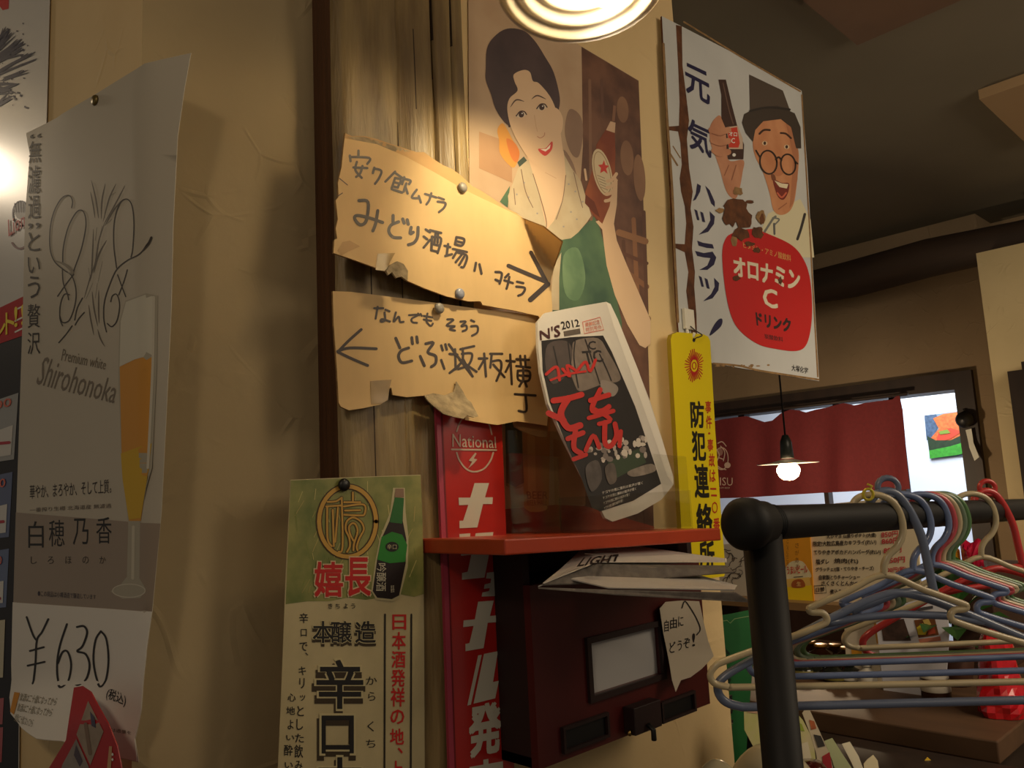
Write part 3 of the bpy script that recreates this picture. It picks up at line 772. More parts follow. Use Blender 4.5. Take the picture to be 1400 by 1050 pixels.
# ---- green sake poster hung on the post
GP_Y = 0.806
s = Sheet(flatY(GP_Y), FACE_Y, lift=0.00025)
m_gb = mat('sake_poster_paper', (196, 182, 140), 0.5, noise=0.12, scale=25)
m_gg = mat('sake_poster_grass', (150, 148, 84), 0.5, noise=0.5, scale=28, rgb2=(104, 116, 58), detail=6)
s.slab([(397, 656), (488, 652), (575, 649), (577, 700), (579, 780), (580, 900), (581, 1120), (377, 1120), (384, 960), (391, 780), (395, 700)], m_gb, 0.0006)
top = [(397.5, 657), (488, 653), (574.5, 650), (577, 700), (579, 780), (579, 805), (560, 822), (530, 808), (500, 826), (470, 815), (440, 832), (415, 818), (391, 828), (394, 740)]
s.poly(top[:5] + [(579.3, 812), (566, 816), (545, 812), (525, 816), (500, 820), (475, 817), (450, 822), (420, 822), (390.5, 826)] + top[13:], m_gg, 1)
rg = random.Random(4)
for _ in range(70):
    x = rg.uniform(400, 568); y = rg.uniform(660, 815); a = rg.uniform(-1.9, -1.0); l = rg.uniform(8, 28)
    x2, y2 = x + l * math.cos(a), y + l * math.sin(a)
    if y2 > 656 and 398 < x2 < 572: s.stroke([(x, y), (x2, y2)], rg.uniform(.6, 1.2), ink(rg.choice([(196, 184, 120), (128, 138, 70), (176, 160, 96)])), 2, False)
def pe(a, b_): return (390 + a / 5.25, 640 + b_ / 5.25)
gold = ink((196, 152, 66)); ring = ink((72, 48, 22))
s.arc(474.5, 713, 39, 48, 8.5, ring, 3); s.arc(474.5, 713, 39, 48, 5.5, gold, 4)
ems = [[(300, 243), (360, 238), (402, 212)], [(290, 275), (395, 268)], [(298, 280), (300, 500), (330, 560)], [(338, 300), (345, 560)], [(375, 285), (360, 480), (355, 530)], [(402, 212), (408, 560), (380, 600)], [(420, 245), (535, 245)], [(482, 175), (482, 240)], [(418, 275), (560, 262), (565, 330), (530, 340), (420, 335)], [(425, 305), (535, 302)],
       [(440, 600), (460, 560), (455, 500), (430, 440), (440, 380), (485, 355), (540, 385), (560, 440), (530, 500), (510, 560), (515, 590)], [(485, 590), (490, 540), (515, 460), (505, 410), (480, 395), (455, 420), (460, 470), (485, 520)]]
for l in ems: s.stroke([pe(*p) for p in l], 4.4, ring, 3)
for l in ems: s.stroke([pe(*p) for p in l], 2.6, gold, 4)
# printed sake bottle
halo = ink((190, 180, 140)); gk = ink((24, 40, 22)); gg = ink((36, 104, 44)); bd = ink((30, 16, 14)); bg_ = ink((34, 128, 40))
s.poly([(537, 667), (553, 667), (554, 700), (558, 735), (557, 775), (546, 817), (536, 822), (514, 820), (507, 808), (513, 765), (519, 735), (533, 700)], halo, 3)
s.poly([(539, 681), (551, 681), (550, 712), (555, 738), (554, 770), (545, 814), (535, 819), (515, 817), (509, 808), (515, 765), (521, 736), (532, 712)], bd, 4)
s.poly([(539, 680), (551.5, 681), (549, 716), (532, 714)], gg, 5)
s.poly([(540, 668), (551, 668), (551.5, 680), (538.5, 680)], ink((140, 112, 90)), 5)
s.poly([(521, 734), (535, 727), (549, 731), (556, 745), (553, 768), (532, 770), (515, 765)], bg_, 5)
s.ell(535, 747.5, 9, 6.8, ink((18, 16, 14)), 6); s.t4('辛口', 528, 744, 541, 751, halo, 7)
s.text('吟醸酒', ((527, 770), (527, 808), (513, 808), (514, 770)), ink((206, 200, 176)), 6)
s.t4('喜長', 533, 800, 538, 810, ink((206, 200, 176)), 6)
rr = ink((190, 28, 24)); hl = ink((212, 190, 150))
for ch, q in (('嬉', (429, 768, 468, 816)), ('長', (471, 762, 506, 815))):
    s.t4(ch, q[0] - 1.5, q[1] - 1.5, q[2] + 1.5, q[3] + 1.5, hl, 5, 0.075); s.t4(ch, *q, rr, 6, 0.035)
for ch, x in zip('きちょう', (448, 458, 469, 479)): s.t4(ch, x, 825, x + 6, 832, black, 4, 0.01)
shd = ink((60, 48, 30)); lt = ink((200, 188, 144))
for ch, x in zip('本醸造', (427, 452, 485)):
    s.t4(ch, x - 1, 852, x + 29, 884, shd, 2, 0.06); s.t4(ch, x - 1.2, 847.8, x + 29.2, 880.2, lt, 3, 0.05); s.t4(ch, x, 849, x + 28, 879, black, 4, 0.02)
for ch, q in (('辛', (431, 901, 497, 970)), ('口', (438, 977, 484, 1031)), ('本', (432, 1034, 496, 1100))):
    x0, y0, x1, y1 = q
    s.t4(ch, x0 - 5, y0 + 5, x1 + 2, y1 + 9, shd, 2, 0.07); s.t4(ch, x0 - 2, y0 - 2, x1 + 2, y1 + 2, lt, 3, 0.055); s.t4(ch, x0 + 1, y0 + 1, x1 - 1, y1 - 1, black, 4, 0.022)
for ch, q in zip('からくち', ((500, 925, 515, 936), (503, 946, 513, 958), (502, 986, 511, 1000), (500, 1011, 513, 1022))): s.t4(ch, *q, black, 2)
for ch, (a, b_) in zip('日本酒発祥の地、上', ((840, 861), (864, 888), (890, 913), (915, 939), (940, 966), (970, 990), (996, 1018), (1022, 1030), (1040, 1062))):
    x = 536 - (a - 840) * 0.02; w_ = 19 if ch != '、' else 7
    s.t4(ch, x + (11 if ch == '、' else 0), a, x + w_ + (11 if ch == '、' else 0), b_, red, 2, 0.03)
for x in (526, 562): s.stroke([(x, 840), (x - .4, 950), (x - 1, 1110)], 2.4, ink((40, 34, 26)), 2)
for ch, q in zip('辛口で、キリッとした飲みごた', ((409, 838, 421, 852), (411, 860, 419, 870), (409, 878, 420, 890), (417, 892, 421, 896), (408, 911, 418, 923), (409, 927, 416, 941), (410, 950, 417, 958), (406, 965, 415, 979), (405, 983, 414, 998), (403, 1003, 415, 1015), (402, 1018, 414, 1036), (403, 1040, 413, 1052), (402, 1056, 412, 1068), (402, 1072, 412, 1084))): s.t4(ch, *q, black, 2, 0.012)
for ch, q in zip('心地よい酔い', ((393, 948, 404, 959), (391, 966, 403, 977), (393, 984, 401, 997), (391, 1005, 402, 1012), (388, 1018, 400, 1033), (389, 1042, 400, 1050))): s.t4(ch, *q, black, 2, 0.012)
tag(s.build('sake_poster'), 'tall beige and green sake poster with gold emblem and bottle', 'poster')

# ---- red enamel sign
NS_Y = 0.8065
s = Sheet(flatY(NS_Y), FACE_Y)
m_en = mat('red_enamel', (186, 36, 28), 0.28, coat=0.4, noise=0.12, scale=14)
m_rim = mat('faded_rim', (176, 62, 84), 0.4)
s.slab([(594.5, 530), (684, 530), (695, 800), (705.5, 1120), (616.5, 1120), (606.5, 802)], m_en, 0.004, m_rim)
s.poly([(594.5, 530), (603, 530), (615, 802), (625.5, 1120), (616.5, 1120), (606.5, 802)], m_rim, 1)
s.poly([(601, 540), (603, 530), (615, 802), (625.5, 1120), (623.5, 1120), (613, 802)], ink((120, 24, 30)), 2)
ng = mat('enamel_white', (206, 202, 186), 0.35, coat=0.3); ngo = ink((190, 168, 148))
s.text('National', ((618, 593), (677, 597), (678, 613), (618, 611)), ngo, 2, 0.008)
s.stroke([(617, 614.5), (678, 615.5)], 2.2, ngo, 2)
s.stroke([(624, 619), (628, 630), (637, 641), (648, 645), (661, 641), (670, 630), (674, 619)], 2.2, ngo, 2)
s.stroke([(624, 590), (630, 575), (645, 563), (658, 566), (668, 580), (672, 594)], 2.0, ngo, 2)
s.poly([(649, 619), (640, 630), (645, 631), (639, 641), (647, 634), (652, 628), (647, 627), (651, 620)], ngo, 3)
def p7(l): return [(590 + a / 4.377, 560 + b_ / 4.377) for a, b_ in l]
def p8(l): return [(590 + a / 4.04, 790 + b_ / 4.04) for a, b_ in l]
s.poly(p7([(255, 440), (342, 440), (318, 525), (365, 525), (362, 565), (306, 565), (272, 705), (165, 710), (165, 665), (187, 665), (218, 570), (162, 572), (160, 527), (230, 527)]), ng, 2)
s.poly(p7([(165, 745), (230, 740), (228, 778), (165, 782)]), ng, 2)
s.poly(p7([(170, 832), (232, 830), (240, 868), (175, 875)]), ng, 2)
s.poly(p7([(262, 740), (368, 733), (315, 1005), (180, 1018), (180, 978), (214, 970)]), ng, 2)
s.poly([(665, 783), (681.5, 781), (676, 815), (658, 815.5), (659, 810), (668, 808), (669, 804), (661, 805), (662, 799), (670, 797), (671, 791), (664, 791)], ng, 2)
s.poly(p8([(255, 132), (342, 125), (320, 210), (360, 207), (357, 245), (308, 248), (285, 388), (185, 405), (185, 365), (207, 360), (230, 265), (172, 272), (175, 235), (237, 229)]), ng, 2)
s.poly(p8([(255, 428), (275, 425), (215, 700), (195, 705)]), ng, 2)
s.poly(p8([(288, 420), (365, 405), (338, 575), (370, 568), (350, 665), (230, 695)]), ng, 2)
s.text('発', ((641, 965), (685, 957), (685, 1028), (640, 1038)), ng, 2, 0.055)
s.text('売', ((640, 1042), (687, 1034), (690, 1100), (642, 1108)), ng, 2, 0.055)
tag(s.build('enamel_sign'), 'narrow tall red enamel sign with large white katakana on the post', 'sign')

# ================================================================== the poster of the woman
WP_Y = 0.868
s = Sheet(flatY(WP_Y), FACE_Y, lift=0.00018)
def pn(name, rgb, rgb2, sc=9): return mat(name, rgb, 0.5, noise=0.5, scale=sc, rgb2=rgb2, detail=3)
w_bg = pn('print_backdrop', (200, 172, 140), (186, 156, 124)); w_dk = pn('print_shelves', (120, 82, 62), (86, 56, 44), 16)
skin = pn('print_skin', (226, 194, 158), (218, 182, 144), 6); w_hair = pn('print_hair', (84, 66, 66), (66, 52, 54), 12)
w_scarf = pn('print_scarf', (202, 186, 154), (188, 168, 136), 20); w_green = pn('print_green', (92, 122, 86), (54, 84, 66), 10)
ink_w = lambda *c_: ink(c_)
s.slab([(640, -34), (776, 52), (873, 110), (879, 260), (886, 480), (892, 640), (896, 775), (645, 790)], w_bg, 0.0004)
s.poly([(795, 64), (873, 110.5), (879, 260), (886, 480), (891.5, 640), (895, 770), (800, 770), (797, 420), (790, 300), (797, 200)], w_dk, 1)
s.poly([(655, 180), (700, 196), (700, 250), (655, 230)], pn('print_beige', (190, 150, 112), (170, 130, 96)), 1)
for q in ([(778, 150), (793, 158), (797, 182), (791, 214), (780, 208), (772, 180)], [(770, 205), (784, 225), (790, 255), (782, 262), (772, 240)]): s.poly(q, pn('print_fold', (158, 128, 104), (140, 112, 92)), 1, True)
for cx, cy, rx, ry in ((857, 216, 9, 24), (874, 243, 8, 32), (851, 150, 8, 18)): s.ell(cx, cy, rx, ry, pn('print_barrel', (150, 112, 84), (128, 92, 70)), 2, rot=-4)
for (x0, y0, x1, y1, w_, rgb) in ((846, 318, 882, 330, 9, (150, 106, 72)), (852, 330, 856, 392, 5, (96, 62, 46)), (866, 300, 872, 420, 6, (146, 100, 68)), (848, 345, 884, 360, 5, (104, 66, 50)), (856, 372, 884, 392, 7, (140, 96, 66)), (880, 290, 884, 430, 5, (100, 66, 50)),
                                     (806, 110, 808, 300, 4, (134, 98, 76)), (822, 110, 824, 160, 4, (104, 72, 58)), (868, 420, 886, 436, 8, (150, 112, 78))): s.stroke([(x0, y0), (x1, y1)], w_, ink(rgb), 2, False)
# flower, dress, neck, scarf, arm
for l, cc in (([(680, 177), (688, 169), (701, 192), (710, 207), (707, 222), (700, 229), (684, 211), (682, 192)], (214, 150, 70)), ([(692, 190), (704, 196), (710, 210), (706, 222), (698, 214)], (208, 122, 62)), ([(684, 182), (692, 178), (694, 200), (686, 202)], (222, 176, 92))): s.poly(l, ink(cc), 2, True)
s.poly([(707, 222), (716, 214), (722, 222), (712, 232)], ink((70, 82, 70)), 2)
s.poly([(756, 330), (768, 322), (789, 318), (812, 296), (820, 312), (827, 340), (830, 365), (842, 405), (850, 440), (850, 470), (750, 470), (758, 400)], w_green, 2)
s.poly([(770, 350), (790, 340), (800, 380), (790, 410), (772, 400)], pn('print_green_light', (122, 152, 112), (92, 124, 90), 14), 3, True)
s.poly([(683, 276), (697, 254), (694, 284)], w_green, 2)
s.poly([(720, 214), (770, 206), (776, 240), (772, 290), (758, 318), (742, 312), (732, 270)], skin, 3)
s.poly([(722, 218), (708, 230), (699, 255), (694, 268), (696, 292), (722, 302), (746, 318), (768, 328), (780, 326), (790, 318), (802, 304), (808, 295), (800, 268), (794, 248), (781, 230), (771, 212), (773, 240), (769, 272), (757, 302), (747, 314), (738, 272), (729, 240)], w_scarf, 4)
s.poly([(757, 363), (767, 345), (764, 380), (764, 424), (752, 424), (754, 390)], w_scarf, 4)
for l in ([(712, 232), (718, 262), (728, 284)], [(728, 238), (738, 270), (746, 300), (746, 312)], [(773, 240), (769, 272), (760, 300)], [(784, 236), (790, 262), (796, 284)], [(702, 258), (704, 280)]): s.stroke(l, 1.0, ink((128, 100, 84)), 5)
for x, y in ((716, 250), (722, 270), (706, 266), (786, 262), (780, 290), (796, 276), (788, 300), (734, 292), (770, 310), (777, 252)): s.ell(x, y, 1.3, 1.3, ink((156, 150, 146)), 5, n=8)
s.poly([(814, 303), (823, 314), (826, 340), (829, 363), (840, 403), (857, 443), (874, 472), (882, 476), (889, 470), (889, 437), (877, 409), (857, 363), (843, 329), (839, 306), (843, 280), (844, 249), (840, 236), (836, 262), (829, 284), (822, 300)], skin, 3)
# hair and face
s.poly([(664, 93), (667, 62), (688, 41), (713, 41), (730, 55), (745, 78), (757, 100), (765, 133), (763, 152), (758, 160), (740, 140), (700, 172), (694, 171), (686, 163), (677, 148), (671, 129), (664, 110)], w_hair, 3, True)
s.poly([(756, 150), (763, 150), (769, 162), (768, 178), (763, 182)], skin, 4, True)
s.poly([(693, 150), (696, 135), (707, 124), (703, 112), (702, 102), (715, 96), (724, 99), (728, 111), (736, 114), (750, 130), (758, 146), (763, 165), (767, 190), (769, 212), (764, 228), (754, 236), (742, 232), (724, 219), (709, 197), (698, 174)], skin, 5, True)
s.stroke([(697, 147), (705, 137), (716, 139)], 1.9, ink((96, 72, 62)), 6, taper=True); s.stroke([(726, 136), (734, 131), (746, 136)], 1.9, ink((96, 72, 62)), 6, taper=True)
for (x, y) in ((712, 157), (740, 147)):
    s.ell(x, y, 7, 4, ink((222, 204, 180)), 6, rot=-12); s.ell(x, y, 3.6, 4, ink((70, 48, 44)), 7); s.ell(x + 1, y - 1.4, 1, 1, white, 8, n=8)
    s.stroke([(x - 7, y + 2), (x - 2, y - 4), (x + 4, y - 4), (x + 7, y)], 1.5, ink((74, 52, 48)), 8)
s.stroke([(730, 158), (732, 172), (734, 180)], .8, ink((206, 166, 130)), 6); s.stroke([(734, 187), (738, 189), (743, 186), (744, 182)], 1.1, ink((190, 132, 104)), 6)
s.poly([(735, 204), (745, 203), (754, 193.5), (754, 204), (746, 213), (740, 211)], ink((206, 70, 62)), 6, True); s.poly([(738, 204.5), (746, 204), (752, 197.5), (751, 203), (745, 207.5)], ink((238, 226, 206)), 7)
s.stroke([(745, 236), (760, 244)], .8, ink((206, 166, 130)), 4)
# bottle in the raised hand
bt = pn('print_bottle', (158, 84, 46), (126, 58, 34), 12)
s.poly([(838, 144), (842, 145), (840, 166), (836, 166)], ink((136, 96, 74)), 4); s.poly([(834, 166), (841, 168), (840, 182), (828, 178)], ink((206, 172, 140)), 5)
s.poly([(828, 177), (840, 182), (841, 210), (840, 240), (833, 282), (823, 306), (812, 296), (798, 277), (800, 262), (812, 224), (815, 198)], bt, 4)
s.poly([(800, 266), (812, 276), (820, 298), (812, 292), (799, 278)], ink((104, 46, 26)), 5)
s.ell(823, 236, 12.5, 33, ink((216, 196, 158)), 5, rot=-13); s.arc(823, 236, 10, 29, 1, ink((170, 140, 104)), 6, rot=-13)
s.poly([(825, 219), (827, 226), (832, 227), (828, 231), (830, 238), (825, 234), (820, 237), (821, 230), (817, 226), (823, 225)], ink((208, 62, 52)), 6)
for k in range(5): s.stroke([(816 + k * 1.2, 240 + k * 4), (826 + k * 1.0, 244 + k * 4)], .8, ink((150, 130, 104)), 6)
for k in range(4): s.stroke([(842 - k * .4, 238 + k * 9), (836 - k * .8, 246 + k * 9), (830 - k, 248 + k * 9)], 4.6, skin, 7)
s.stroke([(799, 232), (801, 246)], 3, skin, 5)
# table with two glasses at the lower left of the print
s.poly([(645, 700), (760, 690), (800, 692), (894, 720), (895, 770), (645, 785)], pn('print_table', (168, 70, 44), (138, 52, 34)), 2)
s.poly([(690, 560), (712, 560), (716, 660), (706, 668), (692, 664)], ink((78, 92, 66)), 3); s.ell(704, 662, 12, 6, ink((166, 132, 84)), 4)
s.poly([(691, 620), (714, 620), (716, 660), (704, 666), (692, 660)], ink((110, 84, 52)), 4)
s.poly([(713, 560), (752, 560), (750, 690), (742, 699), (724, 700), (716, 694)], ink((196, 142, 86)), 3)
s.poly([(720, 575), (730, 575), (733, 690), (722, 690)], ink((214, 166, 106)), 4); s.ell(733, 694, 15, 6, ink((206, 160, 100)), 4)
s.text('BEER', ((719, 672), (749, 672), (748, 682), (720, 682)), ink((150, 92, 50)), 5); s.text('BEER HALL', ((720, 684), (748, 684), (747, 691), (721, 691)), ink((150, 92, 50)), 5)
s.poly([(756, 600), (800, 610), (800, 690), (758, 690)], pn('print_beige', (0, 0, 0), (0, 0, 0)), 3)
tag(s.build('beer_hall_poster'), 'large illustrated poster of a smiling woman holding up a bottle', 'poster')

# ================================================================== white enamel drink sign
MS_Y = 0.858
s = Sheet(flatY(MS_Y), FACE_Y, lift=0.00022)
m_ew = mat('enamel_plate', (200, 202, 200), 0.45, coat=0.12, noise=0.1, scale=5)
rust = mat('rust', (104, 62, 34), 0.9, noise=0.5, scale=40, bump=0.6, bscale=60); rust2 = ink((150, 116, 72), .8, .4)
s.slab([(905, 22), (1000, 71), (1096, 124), (1104, 230), (1112, 380), (1120, 521), (1040, 508), (931, 489), (926, 430), (919, 290)], m_ew, 0.004, rust)
s.poly([(924, 34), (932, 36), (933, 90), (938, 130), (942, 165), (939, 190), (942, 230), (947, 262), (944, 285), (948, 310), (946, 340), (950, 372), (949, 392), (952, 430), (953, 462), (946, 462), (942, 430), (938, 398), (941, 372), (936, 345), (921, 338), (921, 333), (936, 334), (938, 305), (936, 282), (931, 262), (929, 244), (932, 225), (930, 196), (927, 180), (914, 178), (914, 173), (928, 172), (929, 140), (927, 90)], rust, 1)
s.stroke([(907, 60), (912, 160), (919, 260), (922, 340), (927, 440)], 3.2, rust2, 1); s.stroke([(916, 210), (926, 226)], 2.4, rust2, 1); s.stroke([(920, 200), (930, 216)], 1.4, rust2, 1)
s.stroke([(935, 30), (1010, 76), (1094, 125)], 2.2, rust2, 1, False); s.stroke([(975, 497), (1010, 500), (1040, 507), (1119, 519)], 2.6, rust2, 1); s.stroke([(1096, 130), (1106, 300), (1118, 515)], 2.0, rust2, 1)
rg = random.Random(9)
for _ in range(14): s.ell(rg.uniform(980, 1060), rg.uniform(497, 500) + 2, rg.uniform(1, 4), rg.uniform(.8, 1.6), rust2, 1, n=9)
dk = ink((40, 40, 74), 0.35)
s.text('元', ((935, 84), (969, 100), (971, 146), (938, 126)), dk, 2, 0.03)
s.text('気', ((939, 160), (970, 174), (973, 218), (942, 202)), dk, 2, 0.03)
s.poly([(953, 251), (958, 254), (957, 262), (951, 273), (947, 275), (951, 265)], dk, 2); s.poly([(964, 254), (970, 260), (977, 276), (977, 283), (972, 278), (968, 266)], dk, 2)
for (dx, dy) in ((0, 0), (6, 91)):
    s.poly([(949 + dx, 286 + dy), (953 + dx, 288 + dy), (956 + dx, 301 + dy), (953 + dx, 301 + dy)], dk, 2); s.poly([(957 + dx, 289 + dy), (961 + dx, 291 + dy), (964 + dx, 304 + dy), (960 + dx, 303 + dy)], dk, 2)
    s.poly([(970 + dx, 289 + dy), (977 + dx, 296 + dy), (976 + dx, 306 + dy), (968 + dx, 317 + dy), (955 + dx, 321 + dy), (966 + dx, 311 + dy), (971 + dx, 301 + dy)], dk, 2)
s.poly([(953, 329), (961, 332), (974, 334), (976, 340), (966, 339), (955, 336)], dk, 2)
s.poly([(950, 343), (962, 346), (974, 344), (979, 352), (976, 362), (967, 369), (956, 369), (967, 363), (971, 353), (962, 352), (953, 350)], dk, 2)
s.poly([(970, 459), (975, 446), (982, 437), (987, 436), (987, 443), (982, 450)], dk, 2, True)
# man in a hat
fc = pn('print_face', (206, 146, 104), (190, 126, 86), 14); hat = ink((62, 52, 44)); hat2 = ink((78, 66, 56))
s.poly([(1050, 292), (1094, 272), (1108, 300), (1113, 352), (1092, 352), (1060, 330), (1040, 316)], ink((212, 204, 170)), 1)
s.poly([(1031, 177), (1043, 163), (1067, 160), (1081, 172), (1090, 200), (1092, 216), (1090, 243), (1086, 274), (1079, 289), (1067, 294), (1057, 287), (1052, 265), (1043, 236), (1033, 216), (1029, 198)], fc, 2, True)
s.poly([(1073, 165), (1082, 172), (1091, 205), (1090, 245), (1084, 278), (1079, 285), (1082, 250), (1084, 215), (1079, 190)], ink((176, 116, 82)), 3)
s.poly([(1024, 102), (1070, 124), (1080, 152), (1060, 148), (1025, 154)], hat2, 3)
s.poly([(1014, 168), (1017, 156), (1033, 148), (1062, 144.5), (1086, 155), (1094, 174), (1095, 203), (1088, 203), (1081, 174), (1067, 163), (1043, 166), (1032, 178), (1029, 194), (1019, 182)], hat, 4)
s.stroke([(1025, 152), (1050, 147), (1079, 150)], 3, ink((44, 38, 34)), 5)
br = ink((66, 42, 30))
s.stroke([(1038, 183), (1044, 178), (1052, 178)], 2.8, br, 4); s.stroke([(1067, 182), (1074, 183), (1081, 189)], 2.6, br, 4)
for x, y in ((1045, 196), (1075, 201)): s.ell(x, y, 3.6, 3, ink((222, 196, 160)), 4); s.ell(x, y, 1.8, 2.4, br, 5)
for cx, cy, rx, ry in ((1050, 222, 11.5, 16), (1077, 225, 10, 14)): s.arc(cx, cy, rx, ry, 2.2, ink((50, 34, 26)), 5, rot=-8)
s.stroke([(1060, 218), (1064, 215), (1068, 219)], 2.4, ink((50, 34, 26)), 5); s.stroke([(1039, 216), (1033, 206)], 2.2, ink((50, 34, 26)), 5); s.stroke([(1086, 220), (1090, 224)], 2, ink((50, 34, 26)), 5)
s.poly([(1062, 222), (1068, 224), (1071, 236), (1064, 241), (1058, 237)], ink((188, 122, 84)), 4, True)
s.poly([(1054, 238), (1059, 240), (1060, 247), (1055, 246)], ink((120, 72, 48)), 4, True)
s.poly([(1057, 246), (1068, 250), (1078, 251), (1077, 263), (1071, 273), (1064, 270), (1059, 258)], ink((120, 44, 34)), 5, True); s.poly([(1058, 247), (1068, 251), (1077, 252), (1075, 258), (1065, 256)], ink((226, 214, 180)), 6)
s.stroke([(1062, 264), (1068, 270), (1074, 264)], 2.4, ink((200, 100, 74)), 6); s.stroke([(1064, 286), (1075, 278)], 1.4, ink((160, 100, 70)), 4)
s.stroke([(1045, 317), (1056, 300), (1060, 296)], 3, ink((116, 118, 114)), 3); s.stroke([(1056, 298), (1065, 300), (1058, 308)], 2, ink((116, 118, 114)), 3); s.stroke([(1058, 306), (1058.5, 320)], 2.6, ink((90, 92, 96)), 3)
s.stroke([(1100, 293), (1095, 312), (1090, 327)], 3.6, ink((54, 50, 50)), 3)
# hand with a bottle
hd = pn('print_hand', (198, 142, 108), (176, 118, 88), 14)
s.poly([(982, 158), (988, 164), (994, 178), (995, 218), (1016, 219), (1015, 236), (1010, 262), (1004, 272), (993, 262), (984, 232), (978, 214), (971, 195), (971, 172)], hd, 2, True)
for l in ([(973, 183), (984, 186), (992, 183)], [(972, 196), (984, 200), (993, 198)], [(977, 212), (986, 214), (994, 210)], [(996, 226), (990, 240)], [(1006, 226), (1000, 246)]): s.stroke(l, 1.2, ink((150, 96, 70)), 4)
s.poly([(982, 109), (992, 109), (1000, 143), (1008, 174), (1017, 198), (1016, 218), (995, 218), (993, 203), (992, 176), (986, 162), (986, 130)], ink((62, 38, 30)), 3)
s.stroke([(988, 114), (996, 150), (1002, 170)], 1.4, ink((110, 84, 72)), 4)
s.poly([(993, 174), (1008, 172), (1015, 190), (1015, 204), (996, 204)], ink((196, 172, 150)), 4); s.poly([(994, 176), (1007, 174), (1011, 196), (1009, 202), (996, 202)], ink((200, 60, 40)), 5)
s.text('オロ', ((996, 180), (1007, 181), (1007, 187), (996, 186)), white, 6, 0.03); s.t4('C', 999, 189, 1004, 196, white, 6, 0.03)
s.ell(1003, 212, 2.4, 2.4, white, 5, n=10)
for k in range(3): s.stroke([(972 + k * 2, 178 + k * 14), (984, 180 + k * 15), (995, 178 + k * 15)], 8.5, hd, 5)
# rust blooms
for (cx, cy, rx, ry, m) in ((1006, 284, 16, 14, rust), (996, 296, 11, 16, rust), (1016, 300, 14, 16, rust), (1024, 276, 7, 3, rust), (1040, 296, 7, 10, rust2), (1041, 300, 4, 8, rust), (1012, 320, 12, 10, rust), (1036, 318, 8, 10, rust), (1003, 330, 5, 9, rust2), (1008, 262, 9, 6, rust2), (984, 288, 6, 4, rust2)):
    n = 13; s.poly([(cx + rx * rg.uniform(.65, 1.15) * math.cos(2 * math.pi * k / n), cy + ry * rg.uniform(.65, 1.15) * math.sin(2 * math.pi * k / n)) for k in range(n)], m, 6 if m is rust2 else 7)
# red drink badge
s.poly([(987, 349), (991, 328), (1001, 319), (1028, 313), (1055, 322), (1083, 336), (1099, 356), (1107, 381), (1110, 418), (1108, 450), (1101, 473), (1087, 480), (1060, 477), (1037, 471), (1014, 455), (1000, 434), (991, 395)], mat('badge_red', (192, 30, 34), 0.45, coat=0.1), 3, True)
cream = ink((226, 216, 190), .35)
s.text('オロナミン', ((1001, 350), (1094, 370), (1092, 398), (1003, 377)), cream, 4, 0.06)
s.text('C', ((1042, 393), (1062, 397), (1063, 423), (1043, 419)), cream, 4, 0.05)
s.text('ドリンク', ((1032, 426), (1081, 436), (1080, 455), (1034, 445)), ink((38, 24, 26)), 4, 0.07)
s.text('炭酸飲料', ((1044, 456), (1070, 461), (1070, 468), (1045, 463)), ink((70, 24, 26)), 4, 0.02)
s.text('ビタミン・アミノ酸飲料', ((1015, 330), (1081, 349), (1081, 358), (1016, 339)), ink((214, 160, 90)), 4, 0.01)
s.text('大塚化学', ((1082, 498), (1105, 503), (1104, 511), (1082, 507)), black, 2, 0.02)
for (cx, cy, rx, ry) in ((1024, 334, 7, 4), (1034, 342, 5, 4), (1006, 381, 6, 4), (1066, 384, 3, 6)):
    n = 11; s.poly([(cx + rx * rg.uniform(.6, 1.2) * math.cos(2 * math.pi * k / n), cy + ry * rg.uniform(.6, 1.2) * math.sin(2 * math.pi * k / n)) for k in range(n)], rust, 6)
tag(s.build('drink_sign'), 'big rusty white enamel sign with a man in a hat and red badge', 'sign')

# ================================================================== yellow notice board
YS_Y = 0.842
s = Sheet(flatY(YS_Y), FACE_Y, lift=0.00025)
m_y = mat('yellow_plastic', (226, 204, 22), 0.3, coat=0.3); m_y2 = mat('yellow_edge', (150, 126, 14), 0.4)
s.slab([(919, 457), (926, 454), (962, 457), (968, 460), (971, 466), (978, 590), (985, 690), (992, 782), (990, 788), (944, 794), (938, 790), (934, 770), (927, 640), (917, 464)], m_y, 0.009, m_y2)
er = ink((178, 34, 28), .35)
for k in range(30):
    t = 2 * math.pi * k / 30; pent = 1 - 0.22 * abs(math.sin(2.5 * (t + math.pi / 2)))
    r1 = 1.0 * pent * (1.12 if k % 6 == 0 else 1)
    a = (949 + 5.2 * math.sin(t), 500 - 9 * math.cos(t)); e_ = (949 + 13.5 * r1 * math.sin(t), 500 - 24 * r1 * math.cos(t))
    s.stroke([a, e_], 1.35, er, 1, False)
s.arc(949, 500, 5.4, 9.4, 1.4, er, 1); s.arc(949, 500, 2.6, 4.6, 1.3, er, 1)
for ch, q in zip('防犯連絡所', ((943, 548, 962, 585), (945, 589, 964, 630), (948, 634, 968, 681), (951, 688, 973, 731), (955, 739, 976, 782))): s.t4(ch, *q, ink((30, 28, 22), .35), 1, 0.045, 0.02, 0.04)
for ch, q in zip('事件・事故は一一〇番', ((964, 548, 972, 565), (965, 568, 973, 586), (968, 591, 971, 594), (967, 600, 975, 617), (969, 620, 977, 638), (970, 642, 978, 659), (971, 667, 979, 669.5), (972, 676, 980, 678.5), (973, 686, 981, 702), (975, 708, 984, 726))): s.t4(ch, *q, er, 1, 0.03, 0.02)
s.ell(948.5, 465, 2.0, 2.8, black, 1, n=10)
ys = s.build('crime_prevention_board')
tag(ys, 'long yellow plaque with red sunburst emblem and black vertical writing', 'sign')
b = MB(); a0 = onY(948.5, 465, YS_Y) + Vector((0, -.001, 0))
